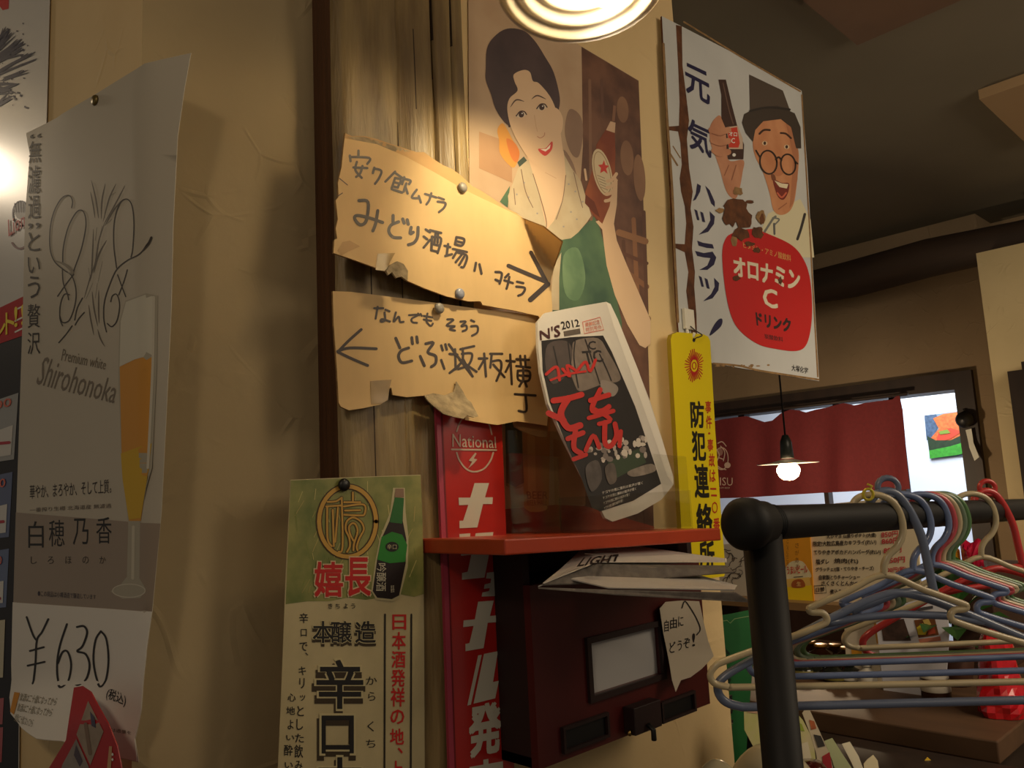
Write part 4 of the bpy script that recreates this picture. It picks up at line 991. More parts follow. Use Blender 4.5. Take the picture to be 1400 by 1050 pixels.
b.tube(spline([a0, a0 + Vector((0.0, -.006, .004)), onY(955, 461, YS_Y - .008), onY(960, 458, YS_Y - .003), onY(951, 452, YS_Y + .004), onY(944, 446, YS_Y + .008)]), 0.0011, mat('wire', (50, 44, 36), .5), 6)
b.build('wire_loop', ys, 'dark wire loop through its top hole')
# white hook plate above it
b = MB(); q0 = onY(932, 422, MS_Y - .001); q1 = onY(947, 452, MS_Y - .001)
b.box((q0.x, MS_Y - .007, q1.z), (q1.x, MS_Y - .001, q0.z), mat('white_plastic', (226, 222, 206), .4))
q2 = onY(939, 452, MS_Y - .004); b.tube(spline([q2 + Vector((0, 0, .004)), q2 + Vector((0, -.003, -.01)), q2 + Vector((0.002, -.010, -.014)), q2 + Vector((0.004, -.014, -.006))]), .003, mat('white_plastic', (226, 222, 206), .4), 8)
tag(b.build('wall_hook', bevel=.001), 'small white adhesive hook above the yellow plaque', 'hook')

# ================================================================== red cabinet with its shelf
CF = 0.74                        # front plane of the cabinet
m_cab = mat('cabinet_red', (84, 18, 14), 0.42, noise=0.25, scale=9, coat=0.2)
m_cabd = mat('cabinet_dark', (40, 16, 14), 0.6, noise=0.3, scale=12)
m_shelf = mat('shelf_vermilion', (186, 66, 34), 0.38, noise=0.15, scale=10, stretch=(1, 3, 1), coat=0.2)
x0 = onY(729, 900, CF).x; x1 = onY(966, 900, CF).x
zb = onY(965, 964, CF).z
zt = onY(729, 800, CF).z
SF = 0.665
sl = onY(690, 737, SF); sr = onY(985, 722, SF)
zs = (sl.z + sr.z) / 2
cab = root('wall_cabinet', ((x0 + x1) / 2, 0.80, zb), 'dark red wall cabinet with slots under the orange-red shelf', 'cabinet')
b = MB()
b.box((x0, CF + .012, zb), (x1, A_Y - .001, zb + .012), m_cabd); b.box((x0, CF + .012, zb), (x0 + .012, A_Y - .001, zs - .018), m_cabd); b.box((x1 - .012, CF + .012, zb), (x1, A_Y - .001, zs - .018), m_cabd)
b.box((x0 + .012, A_Y - .012, zb + .012), (x1 - .012, A_Y - .001, zs - .018), m_cabd); b.box((x0 + .012, CF + .012, zt - .012), (x1 - .012, A_Y - .012, zt), m_cabd)
b.build('body', cab)
# front panel with a window opening
def cz(px, py): return onY(px, py, CF)
w0 = cz(803, 872); w1 = cz(903, 947); w0 = Vector((w0.x, 0, cz(803, 886).z + .012)); w1z = cz(812, 955).z - .002
b = MB()
wx0, wx1 = cz(806, 900).x, cz(902, 900).x; wz1, wz0 = cz(806, 879).z, cz(812, 950).z
for lo, hi in (((x0, zb), (wx0, zt)), ((wx1, zb), (x1, zt)), ((wx0, zb), (wx1, wz0)), ((wx0, wz1), (wx1, zt))):
    b.box((lo[0], CF, lo[1]), (hi[0], CF + .012, hi[1]), m_cab)
b.build('front_panel', cab)
b = MB(); t = .008
for lo, hi in (((wx0 - t, wz0 - t), (wx0, wz1 + t)), ((wx1, wz0 - t), (wx1 + t, wz1 + t)), ((wx0, wz0 - t), (wx1, wz0)), ((wx0, wz1), (wx1, wz1 + t))):
    b.box((lo[0], CF - .005, lo[1]), (hi[0], CF, hi[1]), m_cabd)
b.build('window_frame', cab)
b = MB(); b.box((wx0, CF + .006, wz0), (wx1, CF + .0115, wz1), mat('window_card', (190, 188, 186), 0.35, coat=.6)); b.build('window_card', cab, 'pale card behind the little window')
for (pa, pb) in (((769, 985), (827, 1016)), ((903, 953), (946, 978))):
    a = cz(pa[0], (pa[1] + pb[1]) / 2); c_ = cz(pb[0], (pa[1] + pb[1]) / 2); zm = a.z * .5 + c_.z * .5; h = (pb[1] - pa[1]) * .82 / 1100 * (a - CAM).dot(FW)
    b = MB(); xx0, xx1 = a.x, c_.x; z0_ = zm - h / 2; z1_ = zm + h / 2; t = .004
    b.box((xx0, CF - .0015, z0_), (xx1, CF - .0002, z1_), m_black)
    for lo, hi in (((xx0 - t, z0_ - t), (xx0, z1_ + t)), ((xx1, z0_ - t), (xx1 + t, z1_ + t)), ((xx0, z0_ - t), (xx1, z0_)), ((xx0, z1_), (xx1, z1_ + t))): b.box((lo[0], CF - .006, lo[1]), (hi[0], CF - .0002, hi[1]), m_cabd)
    b.build('coin_slot', cab)
b = MB(); a = cz(853, 998); c_ = cz(890, 990)
b.box((a.x, CF - .02, zb + .004), (c_.x, CF - .0003, zb + .04), m_cabd)
b.tube([Vector(((a.x + c_.x) / 2 - .004, CF - .021, zb + .014)), Vector(((a.x + c_.x) / 2 - .004, CF - .03, zb + .008)), Vector(((a.x + c_.x) / 2 - .004, CF - .03, zb - .006))], .004, m_black, 8)
lt_ = b.build('latch', cab, bevel=.002)
b = MB(); b.lathe(Vector((a.x - .004, CF - .012, zb + .008)), [(0, .003), (.004, .002), (.004, 0), (0, 0)], mat('brass', (170, 140, 80), .3, 1), 12, axis=(0, -1, 0)); b.build('rivet', lt_, 'small brass rivet')
# the shelf board above it
b = MB(); th = .018
L = [Vector((sl.x, SF, sl.z)), Vector((sr.x, SF, sr.z)), Vector((sr.x, A_Y - .006, sr.z)), Vector((sl.x, A_Y - .006, sl.z))]
b.hexa(L, [p - Vector((0, 0, th)) for p in L], m_shelf)
tag(b.build('wall_shelf', bevel=.002), 'orange-red shelf board with the acrylic leaflet stand on it', 'shelf')
def shelf_z(x): return sl.z + (sr.z - sl.z) * (x - sl.x) / (sr.x - sl.x)

# ---- acrylic leaflet stand
acr = clear('acrylic')
HF, HB = 0.685, 0.775
hx0 = onY(767, 700, HF).x; hx1 = onY(946, 700, HF).x
z0 = shelf_z(hx0) + .001; z0r = shelf_z(hx1) + .001
top_f = onY(860, 675, HF).z; top_b = onY(770, 612, HF).z
st = root('leaflet_stand', ((hx0 + hx1) / 2, (HF + HB) / 2, min(z0, z0r)), 'clear acrylic leaflet stand holding the baseball tabloid on the shelf', 'stand')
t = .0025
def plate(name, q, nrm):
    n_ = Vector(nrm) * t; b = MB(); b.hexa(q, [p + n_ for p in q], acr); b.build(name, st)
plate('base', [Vector((hx0, HF, z0)), Vector((hx1, HF, z0r)), Vector((hx1, HB, z0r)), Vector((hx0, HB, z0))], (0, 0, 1))
zc = t + .0002
plate('front_panel', [Vector((hx0, HF, z0 + zc)), Vector((hx1, HF, z0r + zc)), Vector((hx1, HF, top_f)), Vector((hx0, HF, top_f))], (0, 1, 0))
plate('back_panel', [Vector((hx0, HB - t, z0 + zc)), Vector((hx1, HB - t, z0r + zc)), Vector((hx1, HB - t, top_b + .03)), Vector((hx0, HB - t, top_b + .03))], (0, 1, 0))
for hx, zz, d in ((hx0, z0, 1), (hx1, z0r, -1)):
    plate('side_panel', [Vector((hx, HF + t + .0002, zz + zc)), Vector((hx, HB - t - .0002, zz + zc)), Vector((hx, HB - t - .0002, top_b)), Vector((hx, HF + t + .0002, top_b - .012))], (d, 0, 0))

# ---- tabloid leaning in the stand
q = onY(838, 712, 0.708); MN = Vector((0.10, -1, 0.22)).normalized()
def mag_surf(a, b_):
    d = ((a - 800) * 0.9 + (b_ - 560) * -0.4) / 100.0
    return on_plane(a, b_, q, MN) - MN * (0.006 * d * d)
s = Sheet(mag_surf, MN, step=16, lift=0.00028)
m_news = mat('newsprint', (196, 190, 182), 0.7, noise=0.06, scale=20)
s.slab([(736, 474), (735, 440), (745, 428), (790, 419), (832, 411), (838, 414), (848, 435), (858, 460), (876, 505), (892, 547), (908, 600), (923, 650), (923, 662), (905, 683), (872, 702), (838, 713), (828, 708), (812, 676), (796, 648), (772, 600), (750, 552), (740, 510)], m_news, 0.004)
s.poly([(832, 411.5), (838, 414), (848, 435), (876, 505), (908, 600), (923, 652), (923, 662), (914, 650), (892, 585), (862, 500), (842, 445)], mat('newsprint_page', (214, 208, 198), .7), 1)
s.poly([(740, 466), (780, 461), (826, 458), (838, 480), (849, 506), (870, 555), (890, 615), (905, 661), (865, 685), (821, 699), (810, 694), (796, 655), (776, 610), (752, 550), (742, 505)], ink((24, 19, 20), noise=.3), 1)
jer = ink((112, 100, 92), noise=.2); dkk = ink((30, 26, 28))
s.poly([(786, 466), (818, 462), (832, 480), (846, 505), (848, 520), (822, 526), (795, 535), (786, 528), (778, 500), (782, 480)], jer, 2, True)
s.poly([(748, 472), (772, 466), (782, 480), (776, 510), (756, 525), (746, 505)], ink((72, 62, 60), noise=.2), 2, True)
s.poly([(822, 520), (840, 524), (846, 532), (838, 542), (824, 536)], ink((126, 116, 110)), 2, True)
for l in ([(786, 466), (784, 490), (790, 530)], [(800, 464), (812, 500), (820, 525)], [(820, 484), (830, 505), (836, 520)], [(756, 474), (762, 500)], [(776, 468), (780, 500)]): s.stroke(l, 1.8, dkk, 3)
s.t4('C', 804, 466, 815, 478, dkk, 3, .03); s.text('TC', ((795, 480), (822, 478), (826, 494), (800, 500)), dkk, 3, .03)
bred = ink((172, 30, 24))
rgm = random.Random(5)
for l, w_ in (([(746, 512), (760, 502), (764, 520)], 4), ([(768, 505), (778, 515), (774, 500), (788, 508)], 4), ([(790, 505), (800, 495), (806, 508), (814, 492)], 4), ([(752, 520), (775, 512), (800, 508)], 3),
              ([(756, 548), (776, 545), (794, 540)], 8), ([(776, 545), (766, 565), (776, 585), (792, 582)], 9), ([(750, 565), (770, 575)], 8),
              ([(806, 548), (832, 540)], 7), ([(820, 533), (808, 560), (822, 562), (832, 556)], 7), ([(804, 572), (838, 562)], 6), ([(812, 560), (834, 574), (818, 580)], 6),
              ([(776, 600), (796, 592)], 7), ([(786, 588), (784, 612), (794, 620)], 7), ([(800, 616), (810, 596), (818, 612)], 6), ([(826, 578), (826, 606), (834, 610), (842, 596), (840, 580)], 7), ([(848, 590), (846, 610)], 6), ([(784, 628), (800, 622)], 6)):
    s.stroke(l, w_, bred, 5)
for _ in range(46):
    x = rgm.uniform(802, 884); y = 618 - (x - 802) * .12 + rgm.uniform(-12, 14); s.ell(x, y, rgm.uniform(2, 5), rgm.uniform(2, 5), ink(rgm.choice([(160, 150, 142), (110, 100, 96), (190, 180, 170)])), 3, n=8)
s.poly([(830, 632), (876, 612), (884, 632), (840, 655)], ink((44, 60, 40)), 2)
s.poly([(858, 645), (890, 634), (896, 644), (866, 652)], ink((140, 128, 118), noise=.4), 4, True); s.poly([(800, 640), (816, 630), (822, 655), (808, 672)], ink((84, 76, 74), noise=.4), 4, True); s.poly([(826, 640), (838, 634), (842, 656), (832, 662)], ink((92, 82, 76), noise=.4), 4, True)
for k in range(4): s.text('ナゴヤの夜に勝利の歓声が響く', ((822 + k, 672 + k * 7), (878 - k * 9, 658 + k * 8), (878 - k * 9, 662 + k * 8), (823 + k, 676 + k * 7)), ink((206, 200, 190)), 4)
s.text("N'S", ((737, 452), (765, 443), (766, 460), (738, 466)), ink((60, 24, 24)), 2, .05)
s.text('2012', ((766, 440), (791, 436), (793, 446), (768, 451)), dkk, 2, .03); s.poly([(770, 453), (793, 449), (794, 456), (771, 460)], ink((84, 74, 66)), 2)
rs = ink((196, 120, 104)); s.stroke([(797, 440), (822, 433), (827, 450), (799, 456), (797, 440)], 1.2, rs, 2, False)
s.text('優勝記念', ((800, 441), (821, 436), (822, 442), (800, 447)), rs, 2, .01); s.text('特別号外', ((801, 448), (823, 443), (825, 449), (801, 454)), rs, 2, .01)
tag(s.build('tabloid'), 'folded baseball tabloid from 2012 leaning in the acrylic stand', 'newspaper')

# ---- folded newspapers pushed in below the shelf
def folded(name, ups, lows, thick, label, lines=None, headline=None):
    """two leaves joined at the fold: outlines as (px, py, depth)"""
    r_ = None; b = MB(); m_shaded = mat('newsprint_shaded', (120, 112, 104), .8, noise=.35, scale=90)  # lower leaves get darker newsprint for the shade inside the fold
    for k, (leaf, mm) in enumerate(((ups, m_news), (lows, m_shaded))):
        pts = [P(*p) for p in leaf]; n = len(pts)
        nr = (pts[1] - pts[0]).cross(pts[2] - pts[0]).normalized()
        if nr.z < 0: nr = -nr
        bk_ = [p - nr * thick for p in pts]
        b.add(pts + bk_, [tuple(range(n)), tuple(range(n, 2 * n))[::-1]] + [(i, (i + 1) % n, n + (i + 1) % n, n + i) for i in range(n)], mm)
    o = b.build(name); return tag(o, label, 'newspaper', None)
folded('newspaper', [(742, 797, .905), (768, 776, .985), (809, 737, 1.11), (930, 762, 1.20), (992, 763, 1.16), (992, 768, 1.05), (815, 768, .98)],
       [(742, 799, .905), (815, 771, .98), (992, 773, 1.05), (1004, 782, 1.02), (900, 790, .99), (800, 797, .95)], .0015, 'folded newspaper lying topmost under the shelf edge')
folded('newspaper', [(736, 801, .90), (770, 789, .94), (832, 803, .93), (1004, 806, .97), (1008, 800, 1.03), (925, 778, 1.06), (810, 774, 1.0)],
       [(736, 803, .90), (832, 806, .925), (1006, 810, .965), (1026, 822, .97), (845, 812, .925)], .0015, 'folded newspaper with its shade-toned inside open, below the topmost one')
s = Sheet(lambda a, b_: P(a, b_, .9) , (0, 0, 1)) if False else None
b = MB()
hp = [P(815, 768, .98), P(809, 737, 1.11), P(930, 762, 1.20)]
hn = (hp[1] - hp[0]).cross(hp[2] - hp[0]).normalized(); hn = hn if hn.z > 0 else -hn
s = Sheet(lambda a, b_: on_plane(a, b_, hp[0] + hn * .004, hn), hn)
s.text('LIGHT', ((798, 762), (850, 757), (846, 768), (788, 775)), black, 0, .06)
for k in range(3): s.stroke([(812 - k * 6, 745 + k * 6), (880, 757 + k * 3)], .8, ink((120, 114, 108)), 0, False)
for o in bpy.data.objects:
    if o.name == 'newspaper': s.build('headline', o, 'black headline print')

# ---- handwritten note taped to the cabinet
def note_surf(a, b_):
    return onY(a, b_, CF - .010 + (-.00022 * max(0, b_ - 890) ** 1.1 + .002 * math.sin((a - 903) / 20)))
s = Sheet(note_surf, FACE_Y, step=8, lift=.0004)
s.slab([(902, 832), (910, 823), (932, 821), (956, 822), (962, 850), (968, 875), (976, 897), (960, 914), (944, 926), (931, 930), (924, 946), (919, 930), (914, 900), (907, 866)], mat('note_paper', (198, 186, 164), .7), .0005)
for ch, q in zip('自由に', ((908, 848, 914, 864), (916, 845, 925, 860), (927, 843, 934, 857))): s.t4(ch, *q, bk, 1, .012, -.15)
for ch, q in zip('どうぞ!', ((915, 878, 923, 893), (926, 876, 932, 890), (934, 873, 943, 887), (946, 866, 950, 884))): s.t4(ch, *q, bk, 1, .012, -.15)
s.stroke([(932, 831), (936, 822), (944, 832), (952, 846), (957, 860), (952, 868)], 1.6, bk, 1)
tag(s.build('paper_note'), 'handwritten curled paper note on the right of the red cabinet', 'note')

# ================================================================== the lamp before the post
m_sh = mat('lamp_enamel', (238, 230, 212), 0.35, coat=.4)
ax = Vector((-0.12, -0.10, -1)).normalized()     # opening direction of the shade
sc_ = P(795, -22, 0.94)
lamp = root('pendant_lamp', sc_, 'lit white ribbed lampshade hanging at the top of the picture', 'lamp')
b = MB(); prof = []
rim = .100
for k in range(41):
    u = k / 40; r_ = rim * (1 - u * .84); z_ = -.0 - .030 * u ** 1.4 - .0032 * math.cos(u * 2 * math.pi * 4.5) * (1 if 0.02 < u < .95 else 0)
    prof.append((r_, z_))
prof2 = [(r_ * 1.0 + .0, z_ - .0022) for r_, z_ in prof][::-1]
b.lathe(sc_, prof + prof2 + [prof[0]], m_sh, 48, axis=ax); b.build('shade', lamp)
b = MB(); b.lathe(sc_ + R * .034, [(0, .022), (.014, .020), (.026, .011), (.031, -.004), (.027, -.020), (.015, -.032), (.012, -.04), (0, -.041)], emit('bulb_glow', (255, 226, 176), 40), 24, axis=ax); bl_ = b.build('bulb', lamp, 'glowing round bulb')
b = MB(); b.lathe(sc_, [(0, -.03), (.02, -.031), (.022, -.06), (.016, -.085), (0, -.086)], mat('socket_black', (24, 22, 20), .4), 20, axis=ax); b.build('socket', lamp)
b = MB(); t0 = sc_ - ax * .085
b.tube(spline([t0, t0 + Vector((.01, .005, .08)), t0 + Vector((.012, .01, .3)), Vector((t0.x + .012, t0.y + .01, CEIL))]), .003, m_black, 8); b.build('cord', lamp)

# ================================================================== clothes rack and hangers
RA = P(1065, 714, .73); RB = P(1330, 700, 1.06)
RD = (RB - RA)
def rail(t): return RA + RD * t
m_rack = mat('rack_black', (9, 8, 8), 0.6)
E0 = P(1003, 711, .70); t_end = -((RA - E0).length / RD.length)
rack = root('clothes_rack', (P(1040, 735, .705).x, P(1040, 735, .705).y, 0), 'black tubular clothes rack carrying plastic hangers', 'clothes rack')
b = MB(); b.tube([rail(t_end), rail(0), rail(1), rail(2.4)], .0155, m_rack, 24); b.build('rail', rack)
b = MB(); d_ = RD.normalized(); b.lathe(rail(t_end), [(0, -.012), (.010, -.0115), (.018, -.008), (.0225, -.001), (.0225, .010), (.0195, .014), (.0195, .03), (.017, .034), (.0155, .036)], m_rack, 32, axis=d_); b.build('end_cap', rack)
for k in range(4):
    b = MB(); cc = rail(t_end) + d_ * (.036 + .0032 * k); b.lathe(cc, [(.0154, -.0008), (.0166, 0), (.0154, .0008)], m_rack, 28, axis=d_); b.build('ring', rack)
pc = P(1040, 712, .715); pv = Vector((pc.x, pc.y, 0))
b = MB(); b.tube([Vector((pc.x, pc.y, pc.z - .012)), Vector((pc.x, pc.y, 1.0)), Vector((pc.x, pc.y, .04))], [.0172, .0165, .0165], m_rack, 24)
b.build('upright', rack)
b = MB(); fd = Vector((-RD.y, RD.x, 0)).normalized()
b.tube([pv + fd * -.18 + Vector((0, 0, .02)), pv + Vector((0, 0, .04)), pv + fd * .18 + Vector((0, 0, .02))], .016, m_rack, 16); b.build('foot', rack)

def hanger_shape(kind):
    """centre lines in metres: x sideways, y up, contact with the rail at 0,0"""
    k = .868 / 1100
    if kind == 'tube':
        hook = [(-33, -12), (-29, -3), (-20, 3), (-8, 5.5), (6, 4), (20, -3), (29, -16), (33, -35), (31, -52), (22, -68), (9, -80), (2, -92), (0, -107)]
        half = [(0, -107), (50, -128), (100, -148), (106, -152), (103, -156), (90, -157), (84, -162), (84, -169), (92, -174), (130, -188), (220, -218), (238, -226), (246, -238), (241, -249), (224, -254), (200, -255)]
        strap = []
    else:
        hook = [(-26, -14), (-22, -2), (-10, 8), (4, 9), (16, 2), (26, -14), (34, -34), (40, -56), (43, -84), (46, -116), (47, -126)]
        half = [(0, -128), (30, -134), (70, -150), (130, -178), (200, -212), (236, -232), (246, -246), (240, -262), (222, -270), (190, -272)]
        strap = []
    left = [(-x, y) for x, y in half]
    if kind == 'tube':
        loop = half + [(0, -255.5)] + left[::-1][:-1]
    else:
        loop = half + [(0, -272)] + left[::-1][:-1]
    return [(x * k, y * k) for x, y in hook], [(x * k, y * k) for x, y in loop], k
RH = Vector((R.x, R.y, 0)).normalized()
def hanger(px, kind, rgb, label, yaw=0.0, tilt=0.0, sc=1.0, hs=0.96):
    # contact: the top of the rail below picture column px
    lo_, hi_ = -.3, 2.2
    for _ in range(40):
        mid = (lo_ + hi_) / 2; q_ = rail(mid) - CAM
        if q_.dot(R) / q_.dot(FW) * F + 700 < px: lo_ = mid
        else: hi_ = mid
    c_ = rail(lo_) + Vector((0, 0, .0155 + .0045))
    ca, sa = math.cos(yaw), math.sin(yaw)
    hx = Vector((RH.x * ca - RH.y * sa, RH.x * sa + RH.y * ca, 0)); hy = Vector((0, 0, hs))
    hx = (hx + Vector((0, 0, tilt))).normalized()
    hook, loop, k = hanger_shape(kind)
    m = mat('hanger_%d_%d_%d' % rgb, rgb, 0.3, coat=.4)
    to = lambda x, y: c_ + hx * (x * sc) + hy * (y * sc)
    h = root('hanger', c_, label, 'hanger', 'plastic hangers on the black rail')
    r_ = .0036 if kind == 'tube' else .0046
    b = MB(); b.tube([to(p.x, p.y) for p in spline([(x, y, 0) for x, y in hook], False, 5)], r_ * 1.05, m, 10)
    if kind == 'ringed':
        b.tube([to(.002 + .011 * math.cos(a * math.pi / 8), .012 + .010 * math.sin(a * math.pi / 8)) for a in range(16)], .0034, m, 8, closed=True)
    b.build('hook', h)
    b = MB(); b.tube([to(p.x, p.y) for p in spline([(x, y, 0) for x, y in loop], True, 4)], r_, m, 10, closed=True)
    b.build('frame', h)
    if kind == 'ringed':
        b = MB(); b.tube([to(.047 * .79, -.126 * .79), to(.0, -.128 * .79), to(-.05, -.15 * .79)], r_ * .95, m, 10)
        b.tube([to(x * k, y * k) for x, y in ((-110, -169), (-60, -160), (0, -156), (60, -160), (110, -169))], r_ * .9, m, 10)
        b.build('brace', h)
    return h
CREAM = (206, 190, 152); BLUE = (118, 136, 178); GREY = (112, 124, 150); PINK = (206, 84, 92); GREEN = (96, 136, 84); REDH = (204, 58, 56); SAGE = (120, 140, 116)
h1 = hanger(1200, 'tube', CREAM, 'cream plastic hanger nearest on the rail, beside the upright', .0, -.03)
b = MB(); q = P(1187, 676, .862)
b.tube([q + R * (.0055 * math.cos(a * math.pi / 6)) + U * (.006 * math.sin(a * math.pi / 6)) for a in range(12)], .0016, mat('tie_yellow', (226, 206, 60), .4), 6, closed=True)
b.tube([q + U * .005, q + U * .009 + R * .004, q + U * .011 - R * .001], .0014, mat('tie_yellow', (226, 206, 60), .4), 6)
b.build('twist_tie', h1, 'small yellow twist tie')
hanger(1216, 'ringed', GREY, 'grey-blue hanger with a ring on its hook, right behind the nearest cream one', .02, -.03, 1.06, hs=0.955)
hanger(1240, 'tube', BLUE, 'blue tube hanger standing alone between the ringed hanger and the tight bunch', -.02, -.02)
hanger(1266, 'tube', BLUE, 'blue tube hanger at the front of the tight bunch', 0, -.015, hs=0.925)
hanger(1274, 'tube', PINK, 'pink hanger in the tight bunch, second after the blue one', .0, -.015, hs=0.93)
hanger(1281, 'tube', CREAM, 'pale cream hanger squeezed in the middle of the tight bunch', .0, -.012, hs=0.93)
hanger(1288, 'tube', SAGE, 'dull sage hanger in the tight bunch, before the bright green one', .0, -.012, hs=0.93)
hanger(1294, 'tube', GREEN, 'bright green hanger, rearmost of the tight bunch', .0, -.012, hs=0.93)
hanger(1334, 'tube', CREAM, 'far cream hanger hooked just before the red ringed one', .03, -.01, hs=0.93)
hanger(1352, 'ringed', REDH, 'red hanger with a ring on its hook, farthest on the rail', .03, -.01, hs=0.96)

# ================================================================== curtain, far lamp, things in the lit room
NX_ = B_X - .09
def noren_surf(a, b_):
    return onX(a, b_, NX_) + Vector((-1, 0, 0)) * (.012 * math.sin(a / 13.0) + .008 * math.sin(a / 7.3 + 1) ) * min(1, max(.1, (b_ - 540) / 80))
s = Sheet(noren_surf, (-1, 0, 0), step=7, lift=.002)
m_nor = mat('noren_cloth', (112, 34, 38), 0.85, noise=0.12, scale=60, bump=.15, bscale=200)
s.slab([(930, 583), (960, 578), (990, 573), (1012, 570), (1021, 569), (1032, 573), (1044, 577), (1056, 575), (1068, 565), (1080, 560), (1092, 561), (1102, 564), (1115, 560), (1130, 557), (1145, 553), (1154, 551), (1168, 554), (1182, 551), (1204, 548), (1220, 546), (1229, 538), (1234, 560), (1240, 610), (1246, 668), (1232, 670), (1180, 671), (1120, 674), (1070, 677), (1024, 680), (960, 682), (930, 683)], m_nor, .004)
wl = ink((206, 176, 160), .8)
s.text('YEBISU', ((958, 652), (1004, 653), (1004, 664), (958, 663)), wl, 2, .0)
s.t4('THE PREMIUM BEER', 966, 666, 1000, 668, wl, 2)
s.arc(987, 627, 10, 15, 1.4, wl, 2); s.ell(996, 636, 5, 4, wl, 2); s.ell(985, 618, 4, 5, ink((150, 110, 100), .8), 2)
for l in ([(980, 614), (984, 622), (980, 632)], [(986, 610), (992, 618), (990, 630)], [(978, 634), (986, 640), (994, 642)], [(984, 626), (990, 628)], [(982, 606), (988, 604), (994, 610)]): s.stroke(l, 1.4, wl, 3)
no = s.build('shop_curtain'); tag(no, 'dark red half-length shop curtain with white emblem and lettering', 'curtain')
b = MB(); za = onX(1228, 541, NX_).z; zb_ = onX(975, 576, NX_).z; ya = onX(1232, 545, NX_).y; yb = onX(930, 580, NX_).y
b.tube([Vector((NX_ + .006, ya - .03, za + .004)), Vector((NX_ + .006, yb, za + .004))], .008, m_dark, 10); b.build('curtain_rod', no)
# far pendant lamp
fx = 3.2; ql = onX(1077, 633, fx); fl = root('pendant_lamp', ql, 'lit flat white pendant lamp in front of the red curtain', 'lamp')
b = MB(); rr_ = onX(1117, 633, fx); r_ = (rr_ - ql).length * .98
b.lathe(ql, [(.03, .014), (.05, .009), (r_ * .6, .003), (r_, -.001), (r_, -.004), (r_ * .6, -.002), (.03, .004), (.03, .014)], m_sh, 40); b.build('shade', fl)
b = MB(); b.lathe(ql, [(0, .004), (.03, .0), (.046, -.02), (.048, -.034), (.038, -.058), (.02, -.070), (0, -.073)], emit('far_bulb_glow', (255, 224, 180), 14), 24); b.build('bulb', fl, 'glowing round bulb')
b = MB(); b.lathe(ql, [(0, .12), (.012, .118), (.024, .09), (.028, .02), (0, .02)], mat('socket_green', (38, 44, 40), .4), 20); b.build('socket', fl)
b = MB(); b.tube([ql + Vector((0, 0, .115)), Vector((ql.x, ql.y, CEIL))], .004, m_black, 8); b.build('cord', fl)
light('far_lamp', 'POINT', ql + Vector((-.02, -.02, -.13)), 16, (1.0, .74, .46), .04)
# picture on the lit wall
GX = 5.292
s = Sheet(lambda a, b_: onX(a, b_, GX), (-1, 0, 0), lift=.002)
pq = [(1264, 568), (1319, 561), (1335, 622), (1272, 627)]
s.slab(pq, ink((120, 140, 150)), .006)
s.poly([(1264, 568), (1280, 566), (1284, 580), (1276, 600), (1267, 602)], ink((76, 96, 120), noise=.4), 1)
s.poly([(1276, 572), (1290, 566), (1319, 562), (1327, 592), (1310, 600), (1290, 606), (1272, 600), (1284, 586)], ink((226, 112, 52), noise=.4), 2)
s.poly([(1284, 590), (1300, 585), (1316, 590), (1300, 600), (1280, 606)], ink((198, 66, 40)), 3)
s.poly([(1268, 596), (1280, 602), (1300, 602), (1330, 588), (1332, 606), (1300, 614), (1271, 618)], ink((40, 58, 30), noise=.3), 3)
s.poly([(1271, 616), (1300, 610), (1334, 600), (1335, 615), (1310, 622), (1272, 627)], ink((64, 156, 44), noise=.3), 4)
s.poly([(1284, 590), (1296, 587), (1300, 592), (1286, 594)], ink((120, 140, 50)), 4)
tag(s.build('landscape_picture'), 'bright autumn landscape picture on the white wall', 'picture')
q = onX(1321, 574, B_X - .032); b = MB(); b.lathe(q + Vector((-.022, 0, 0)), [(0, .03), (.022, .026), (.036, .012), (.038, 0), (.034, -.012), (.02, -.022), (0, -.024)], m_black, 18, axis=(-1, 0, 0))
b.tube([q + Vector((-.01, 0, .05)), q + Vector((0, 0, .03))], .006, m_black, 8)
tag(b.build('round_bell'), 'round black bell on the dark door post', 'bell')
s = Sheet(lambda a, b_: onX(a, b_, B_X - .05) + Vector((-.0006 * max(0, b_ - 600), 0, 0)), (-1, 0, 0), step=6)
s.slab([(1320, 588), (1328, 586), (1331, 605), (1340, 625), (1334, 630), (1326, 612)], mat('strip_paper', (214, 216, 208), .7), .002)
tag(s.build('paper_strip'), 'narrow white paper strip hanging below the black bell', 'paper')

# ================================================================== serving cupboard behind the rack
KX = 2.05
kz = onX(1150, 828, KX).z; ky1 = onX(962, 830, KX).y; ky0 = onX(1205, 830, KX).y
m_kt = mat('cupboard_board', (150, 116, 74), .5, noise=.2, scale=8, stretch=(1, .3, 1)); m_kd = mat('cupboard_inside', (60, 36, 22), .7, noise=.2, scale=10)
m_ct = mat('counter_wood', (92, 66, 44), .62, noise=.3, scale=10, stretch=(2, .4, 1))
qf = onX(1364, 1014, 1.70); cz_ = qf.z; cy0 = qf.y
ct_y1 = ky1 + .2
cup = root('serving_cupboard', (KX + .2, (ky0 + ky1) / 2, 0), 'dark wooden serving counter with an open cupboard and a pale top board', 'counter')
b = MB(); b.box((1.70, cy0, cz_ - .04), (2.6, ct_y1, cz_), m_ct); b.build('counter_top', cup, bevel=.003)
b = MB(); b.box((1.76, cy0 + .05, 0), (2.6, ct_y1, cz_ - .04), m_dark); b.build('base', cup)
b = MB(); b.box((KX, ky0, kz - .02), (KX + .16, ky1, kz), m_kt); b.build('top_board', cup, 'pale wooden top board')
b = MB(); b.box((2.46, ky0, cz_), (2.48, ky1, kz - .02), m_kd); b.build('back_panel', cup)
b = MB(); b.box((KX + .01, ky0, cz_), (2.46, ky0 + .02, kz - .02), m_kd); b.build('side_panel', cup)
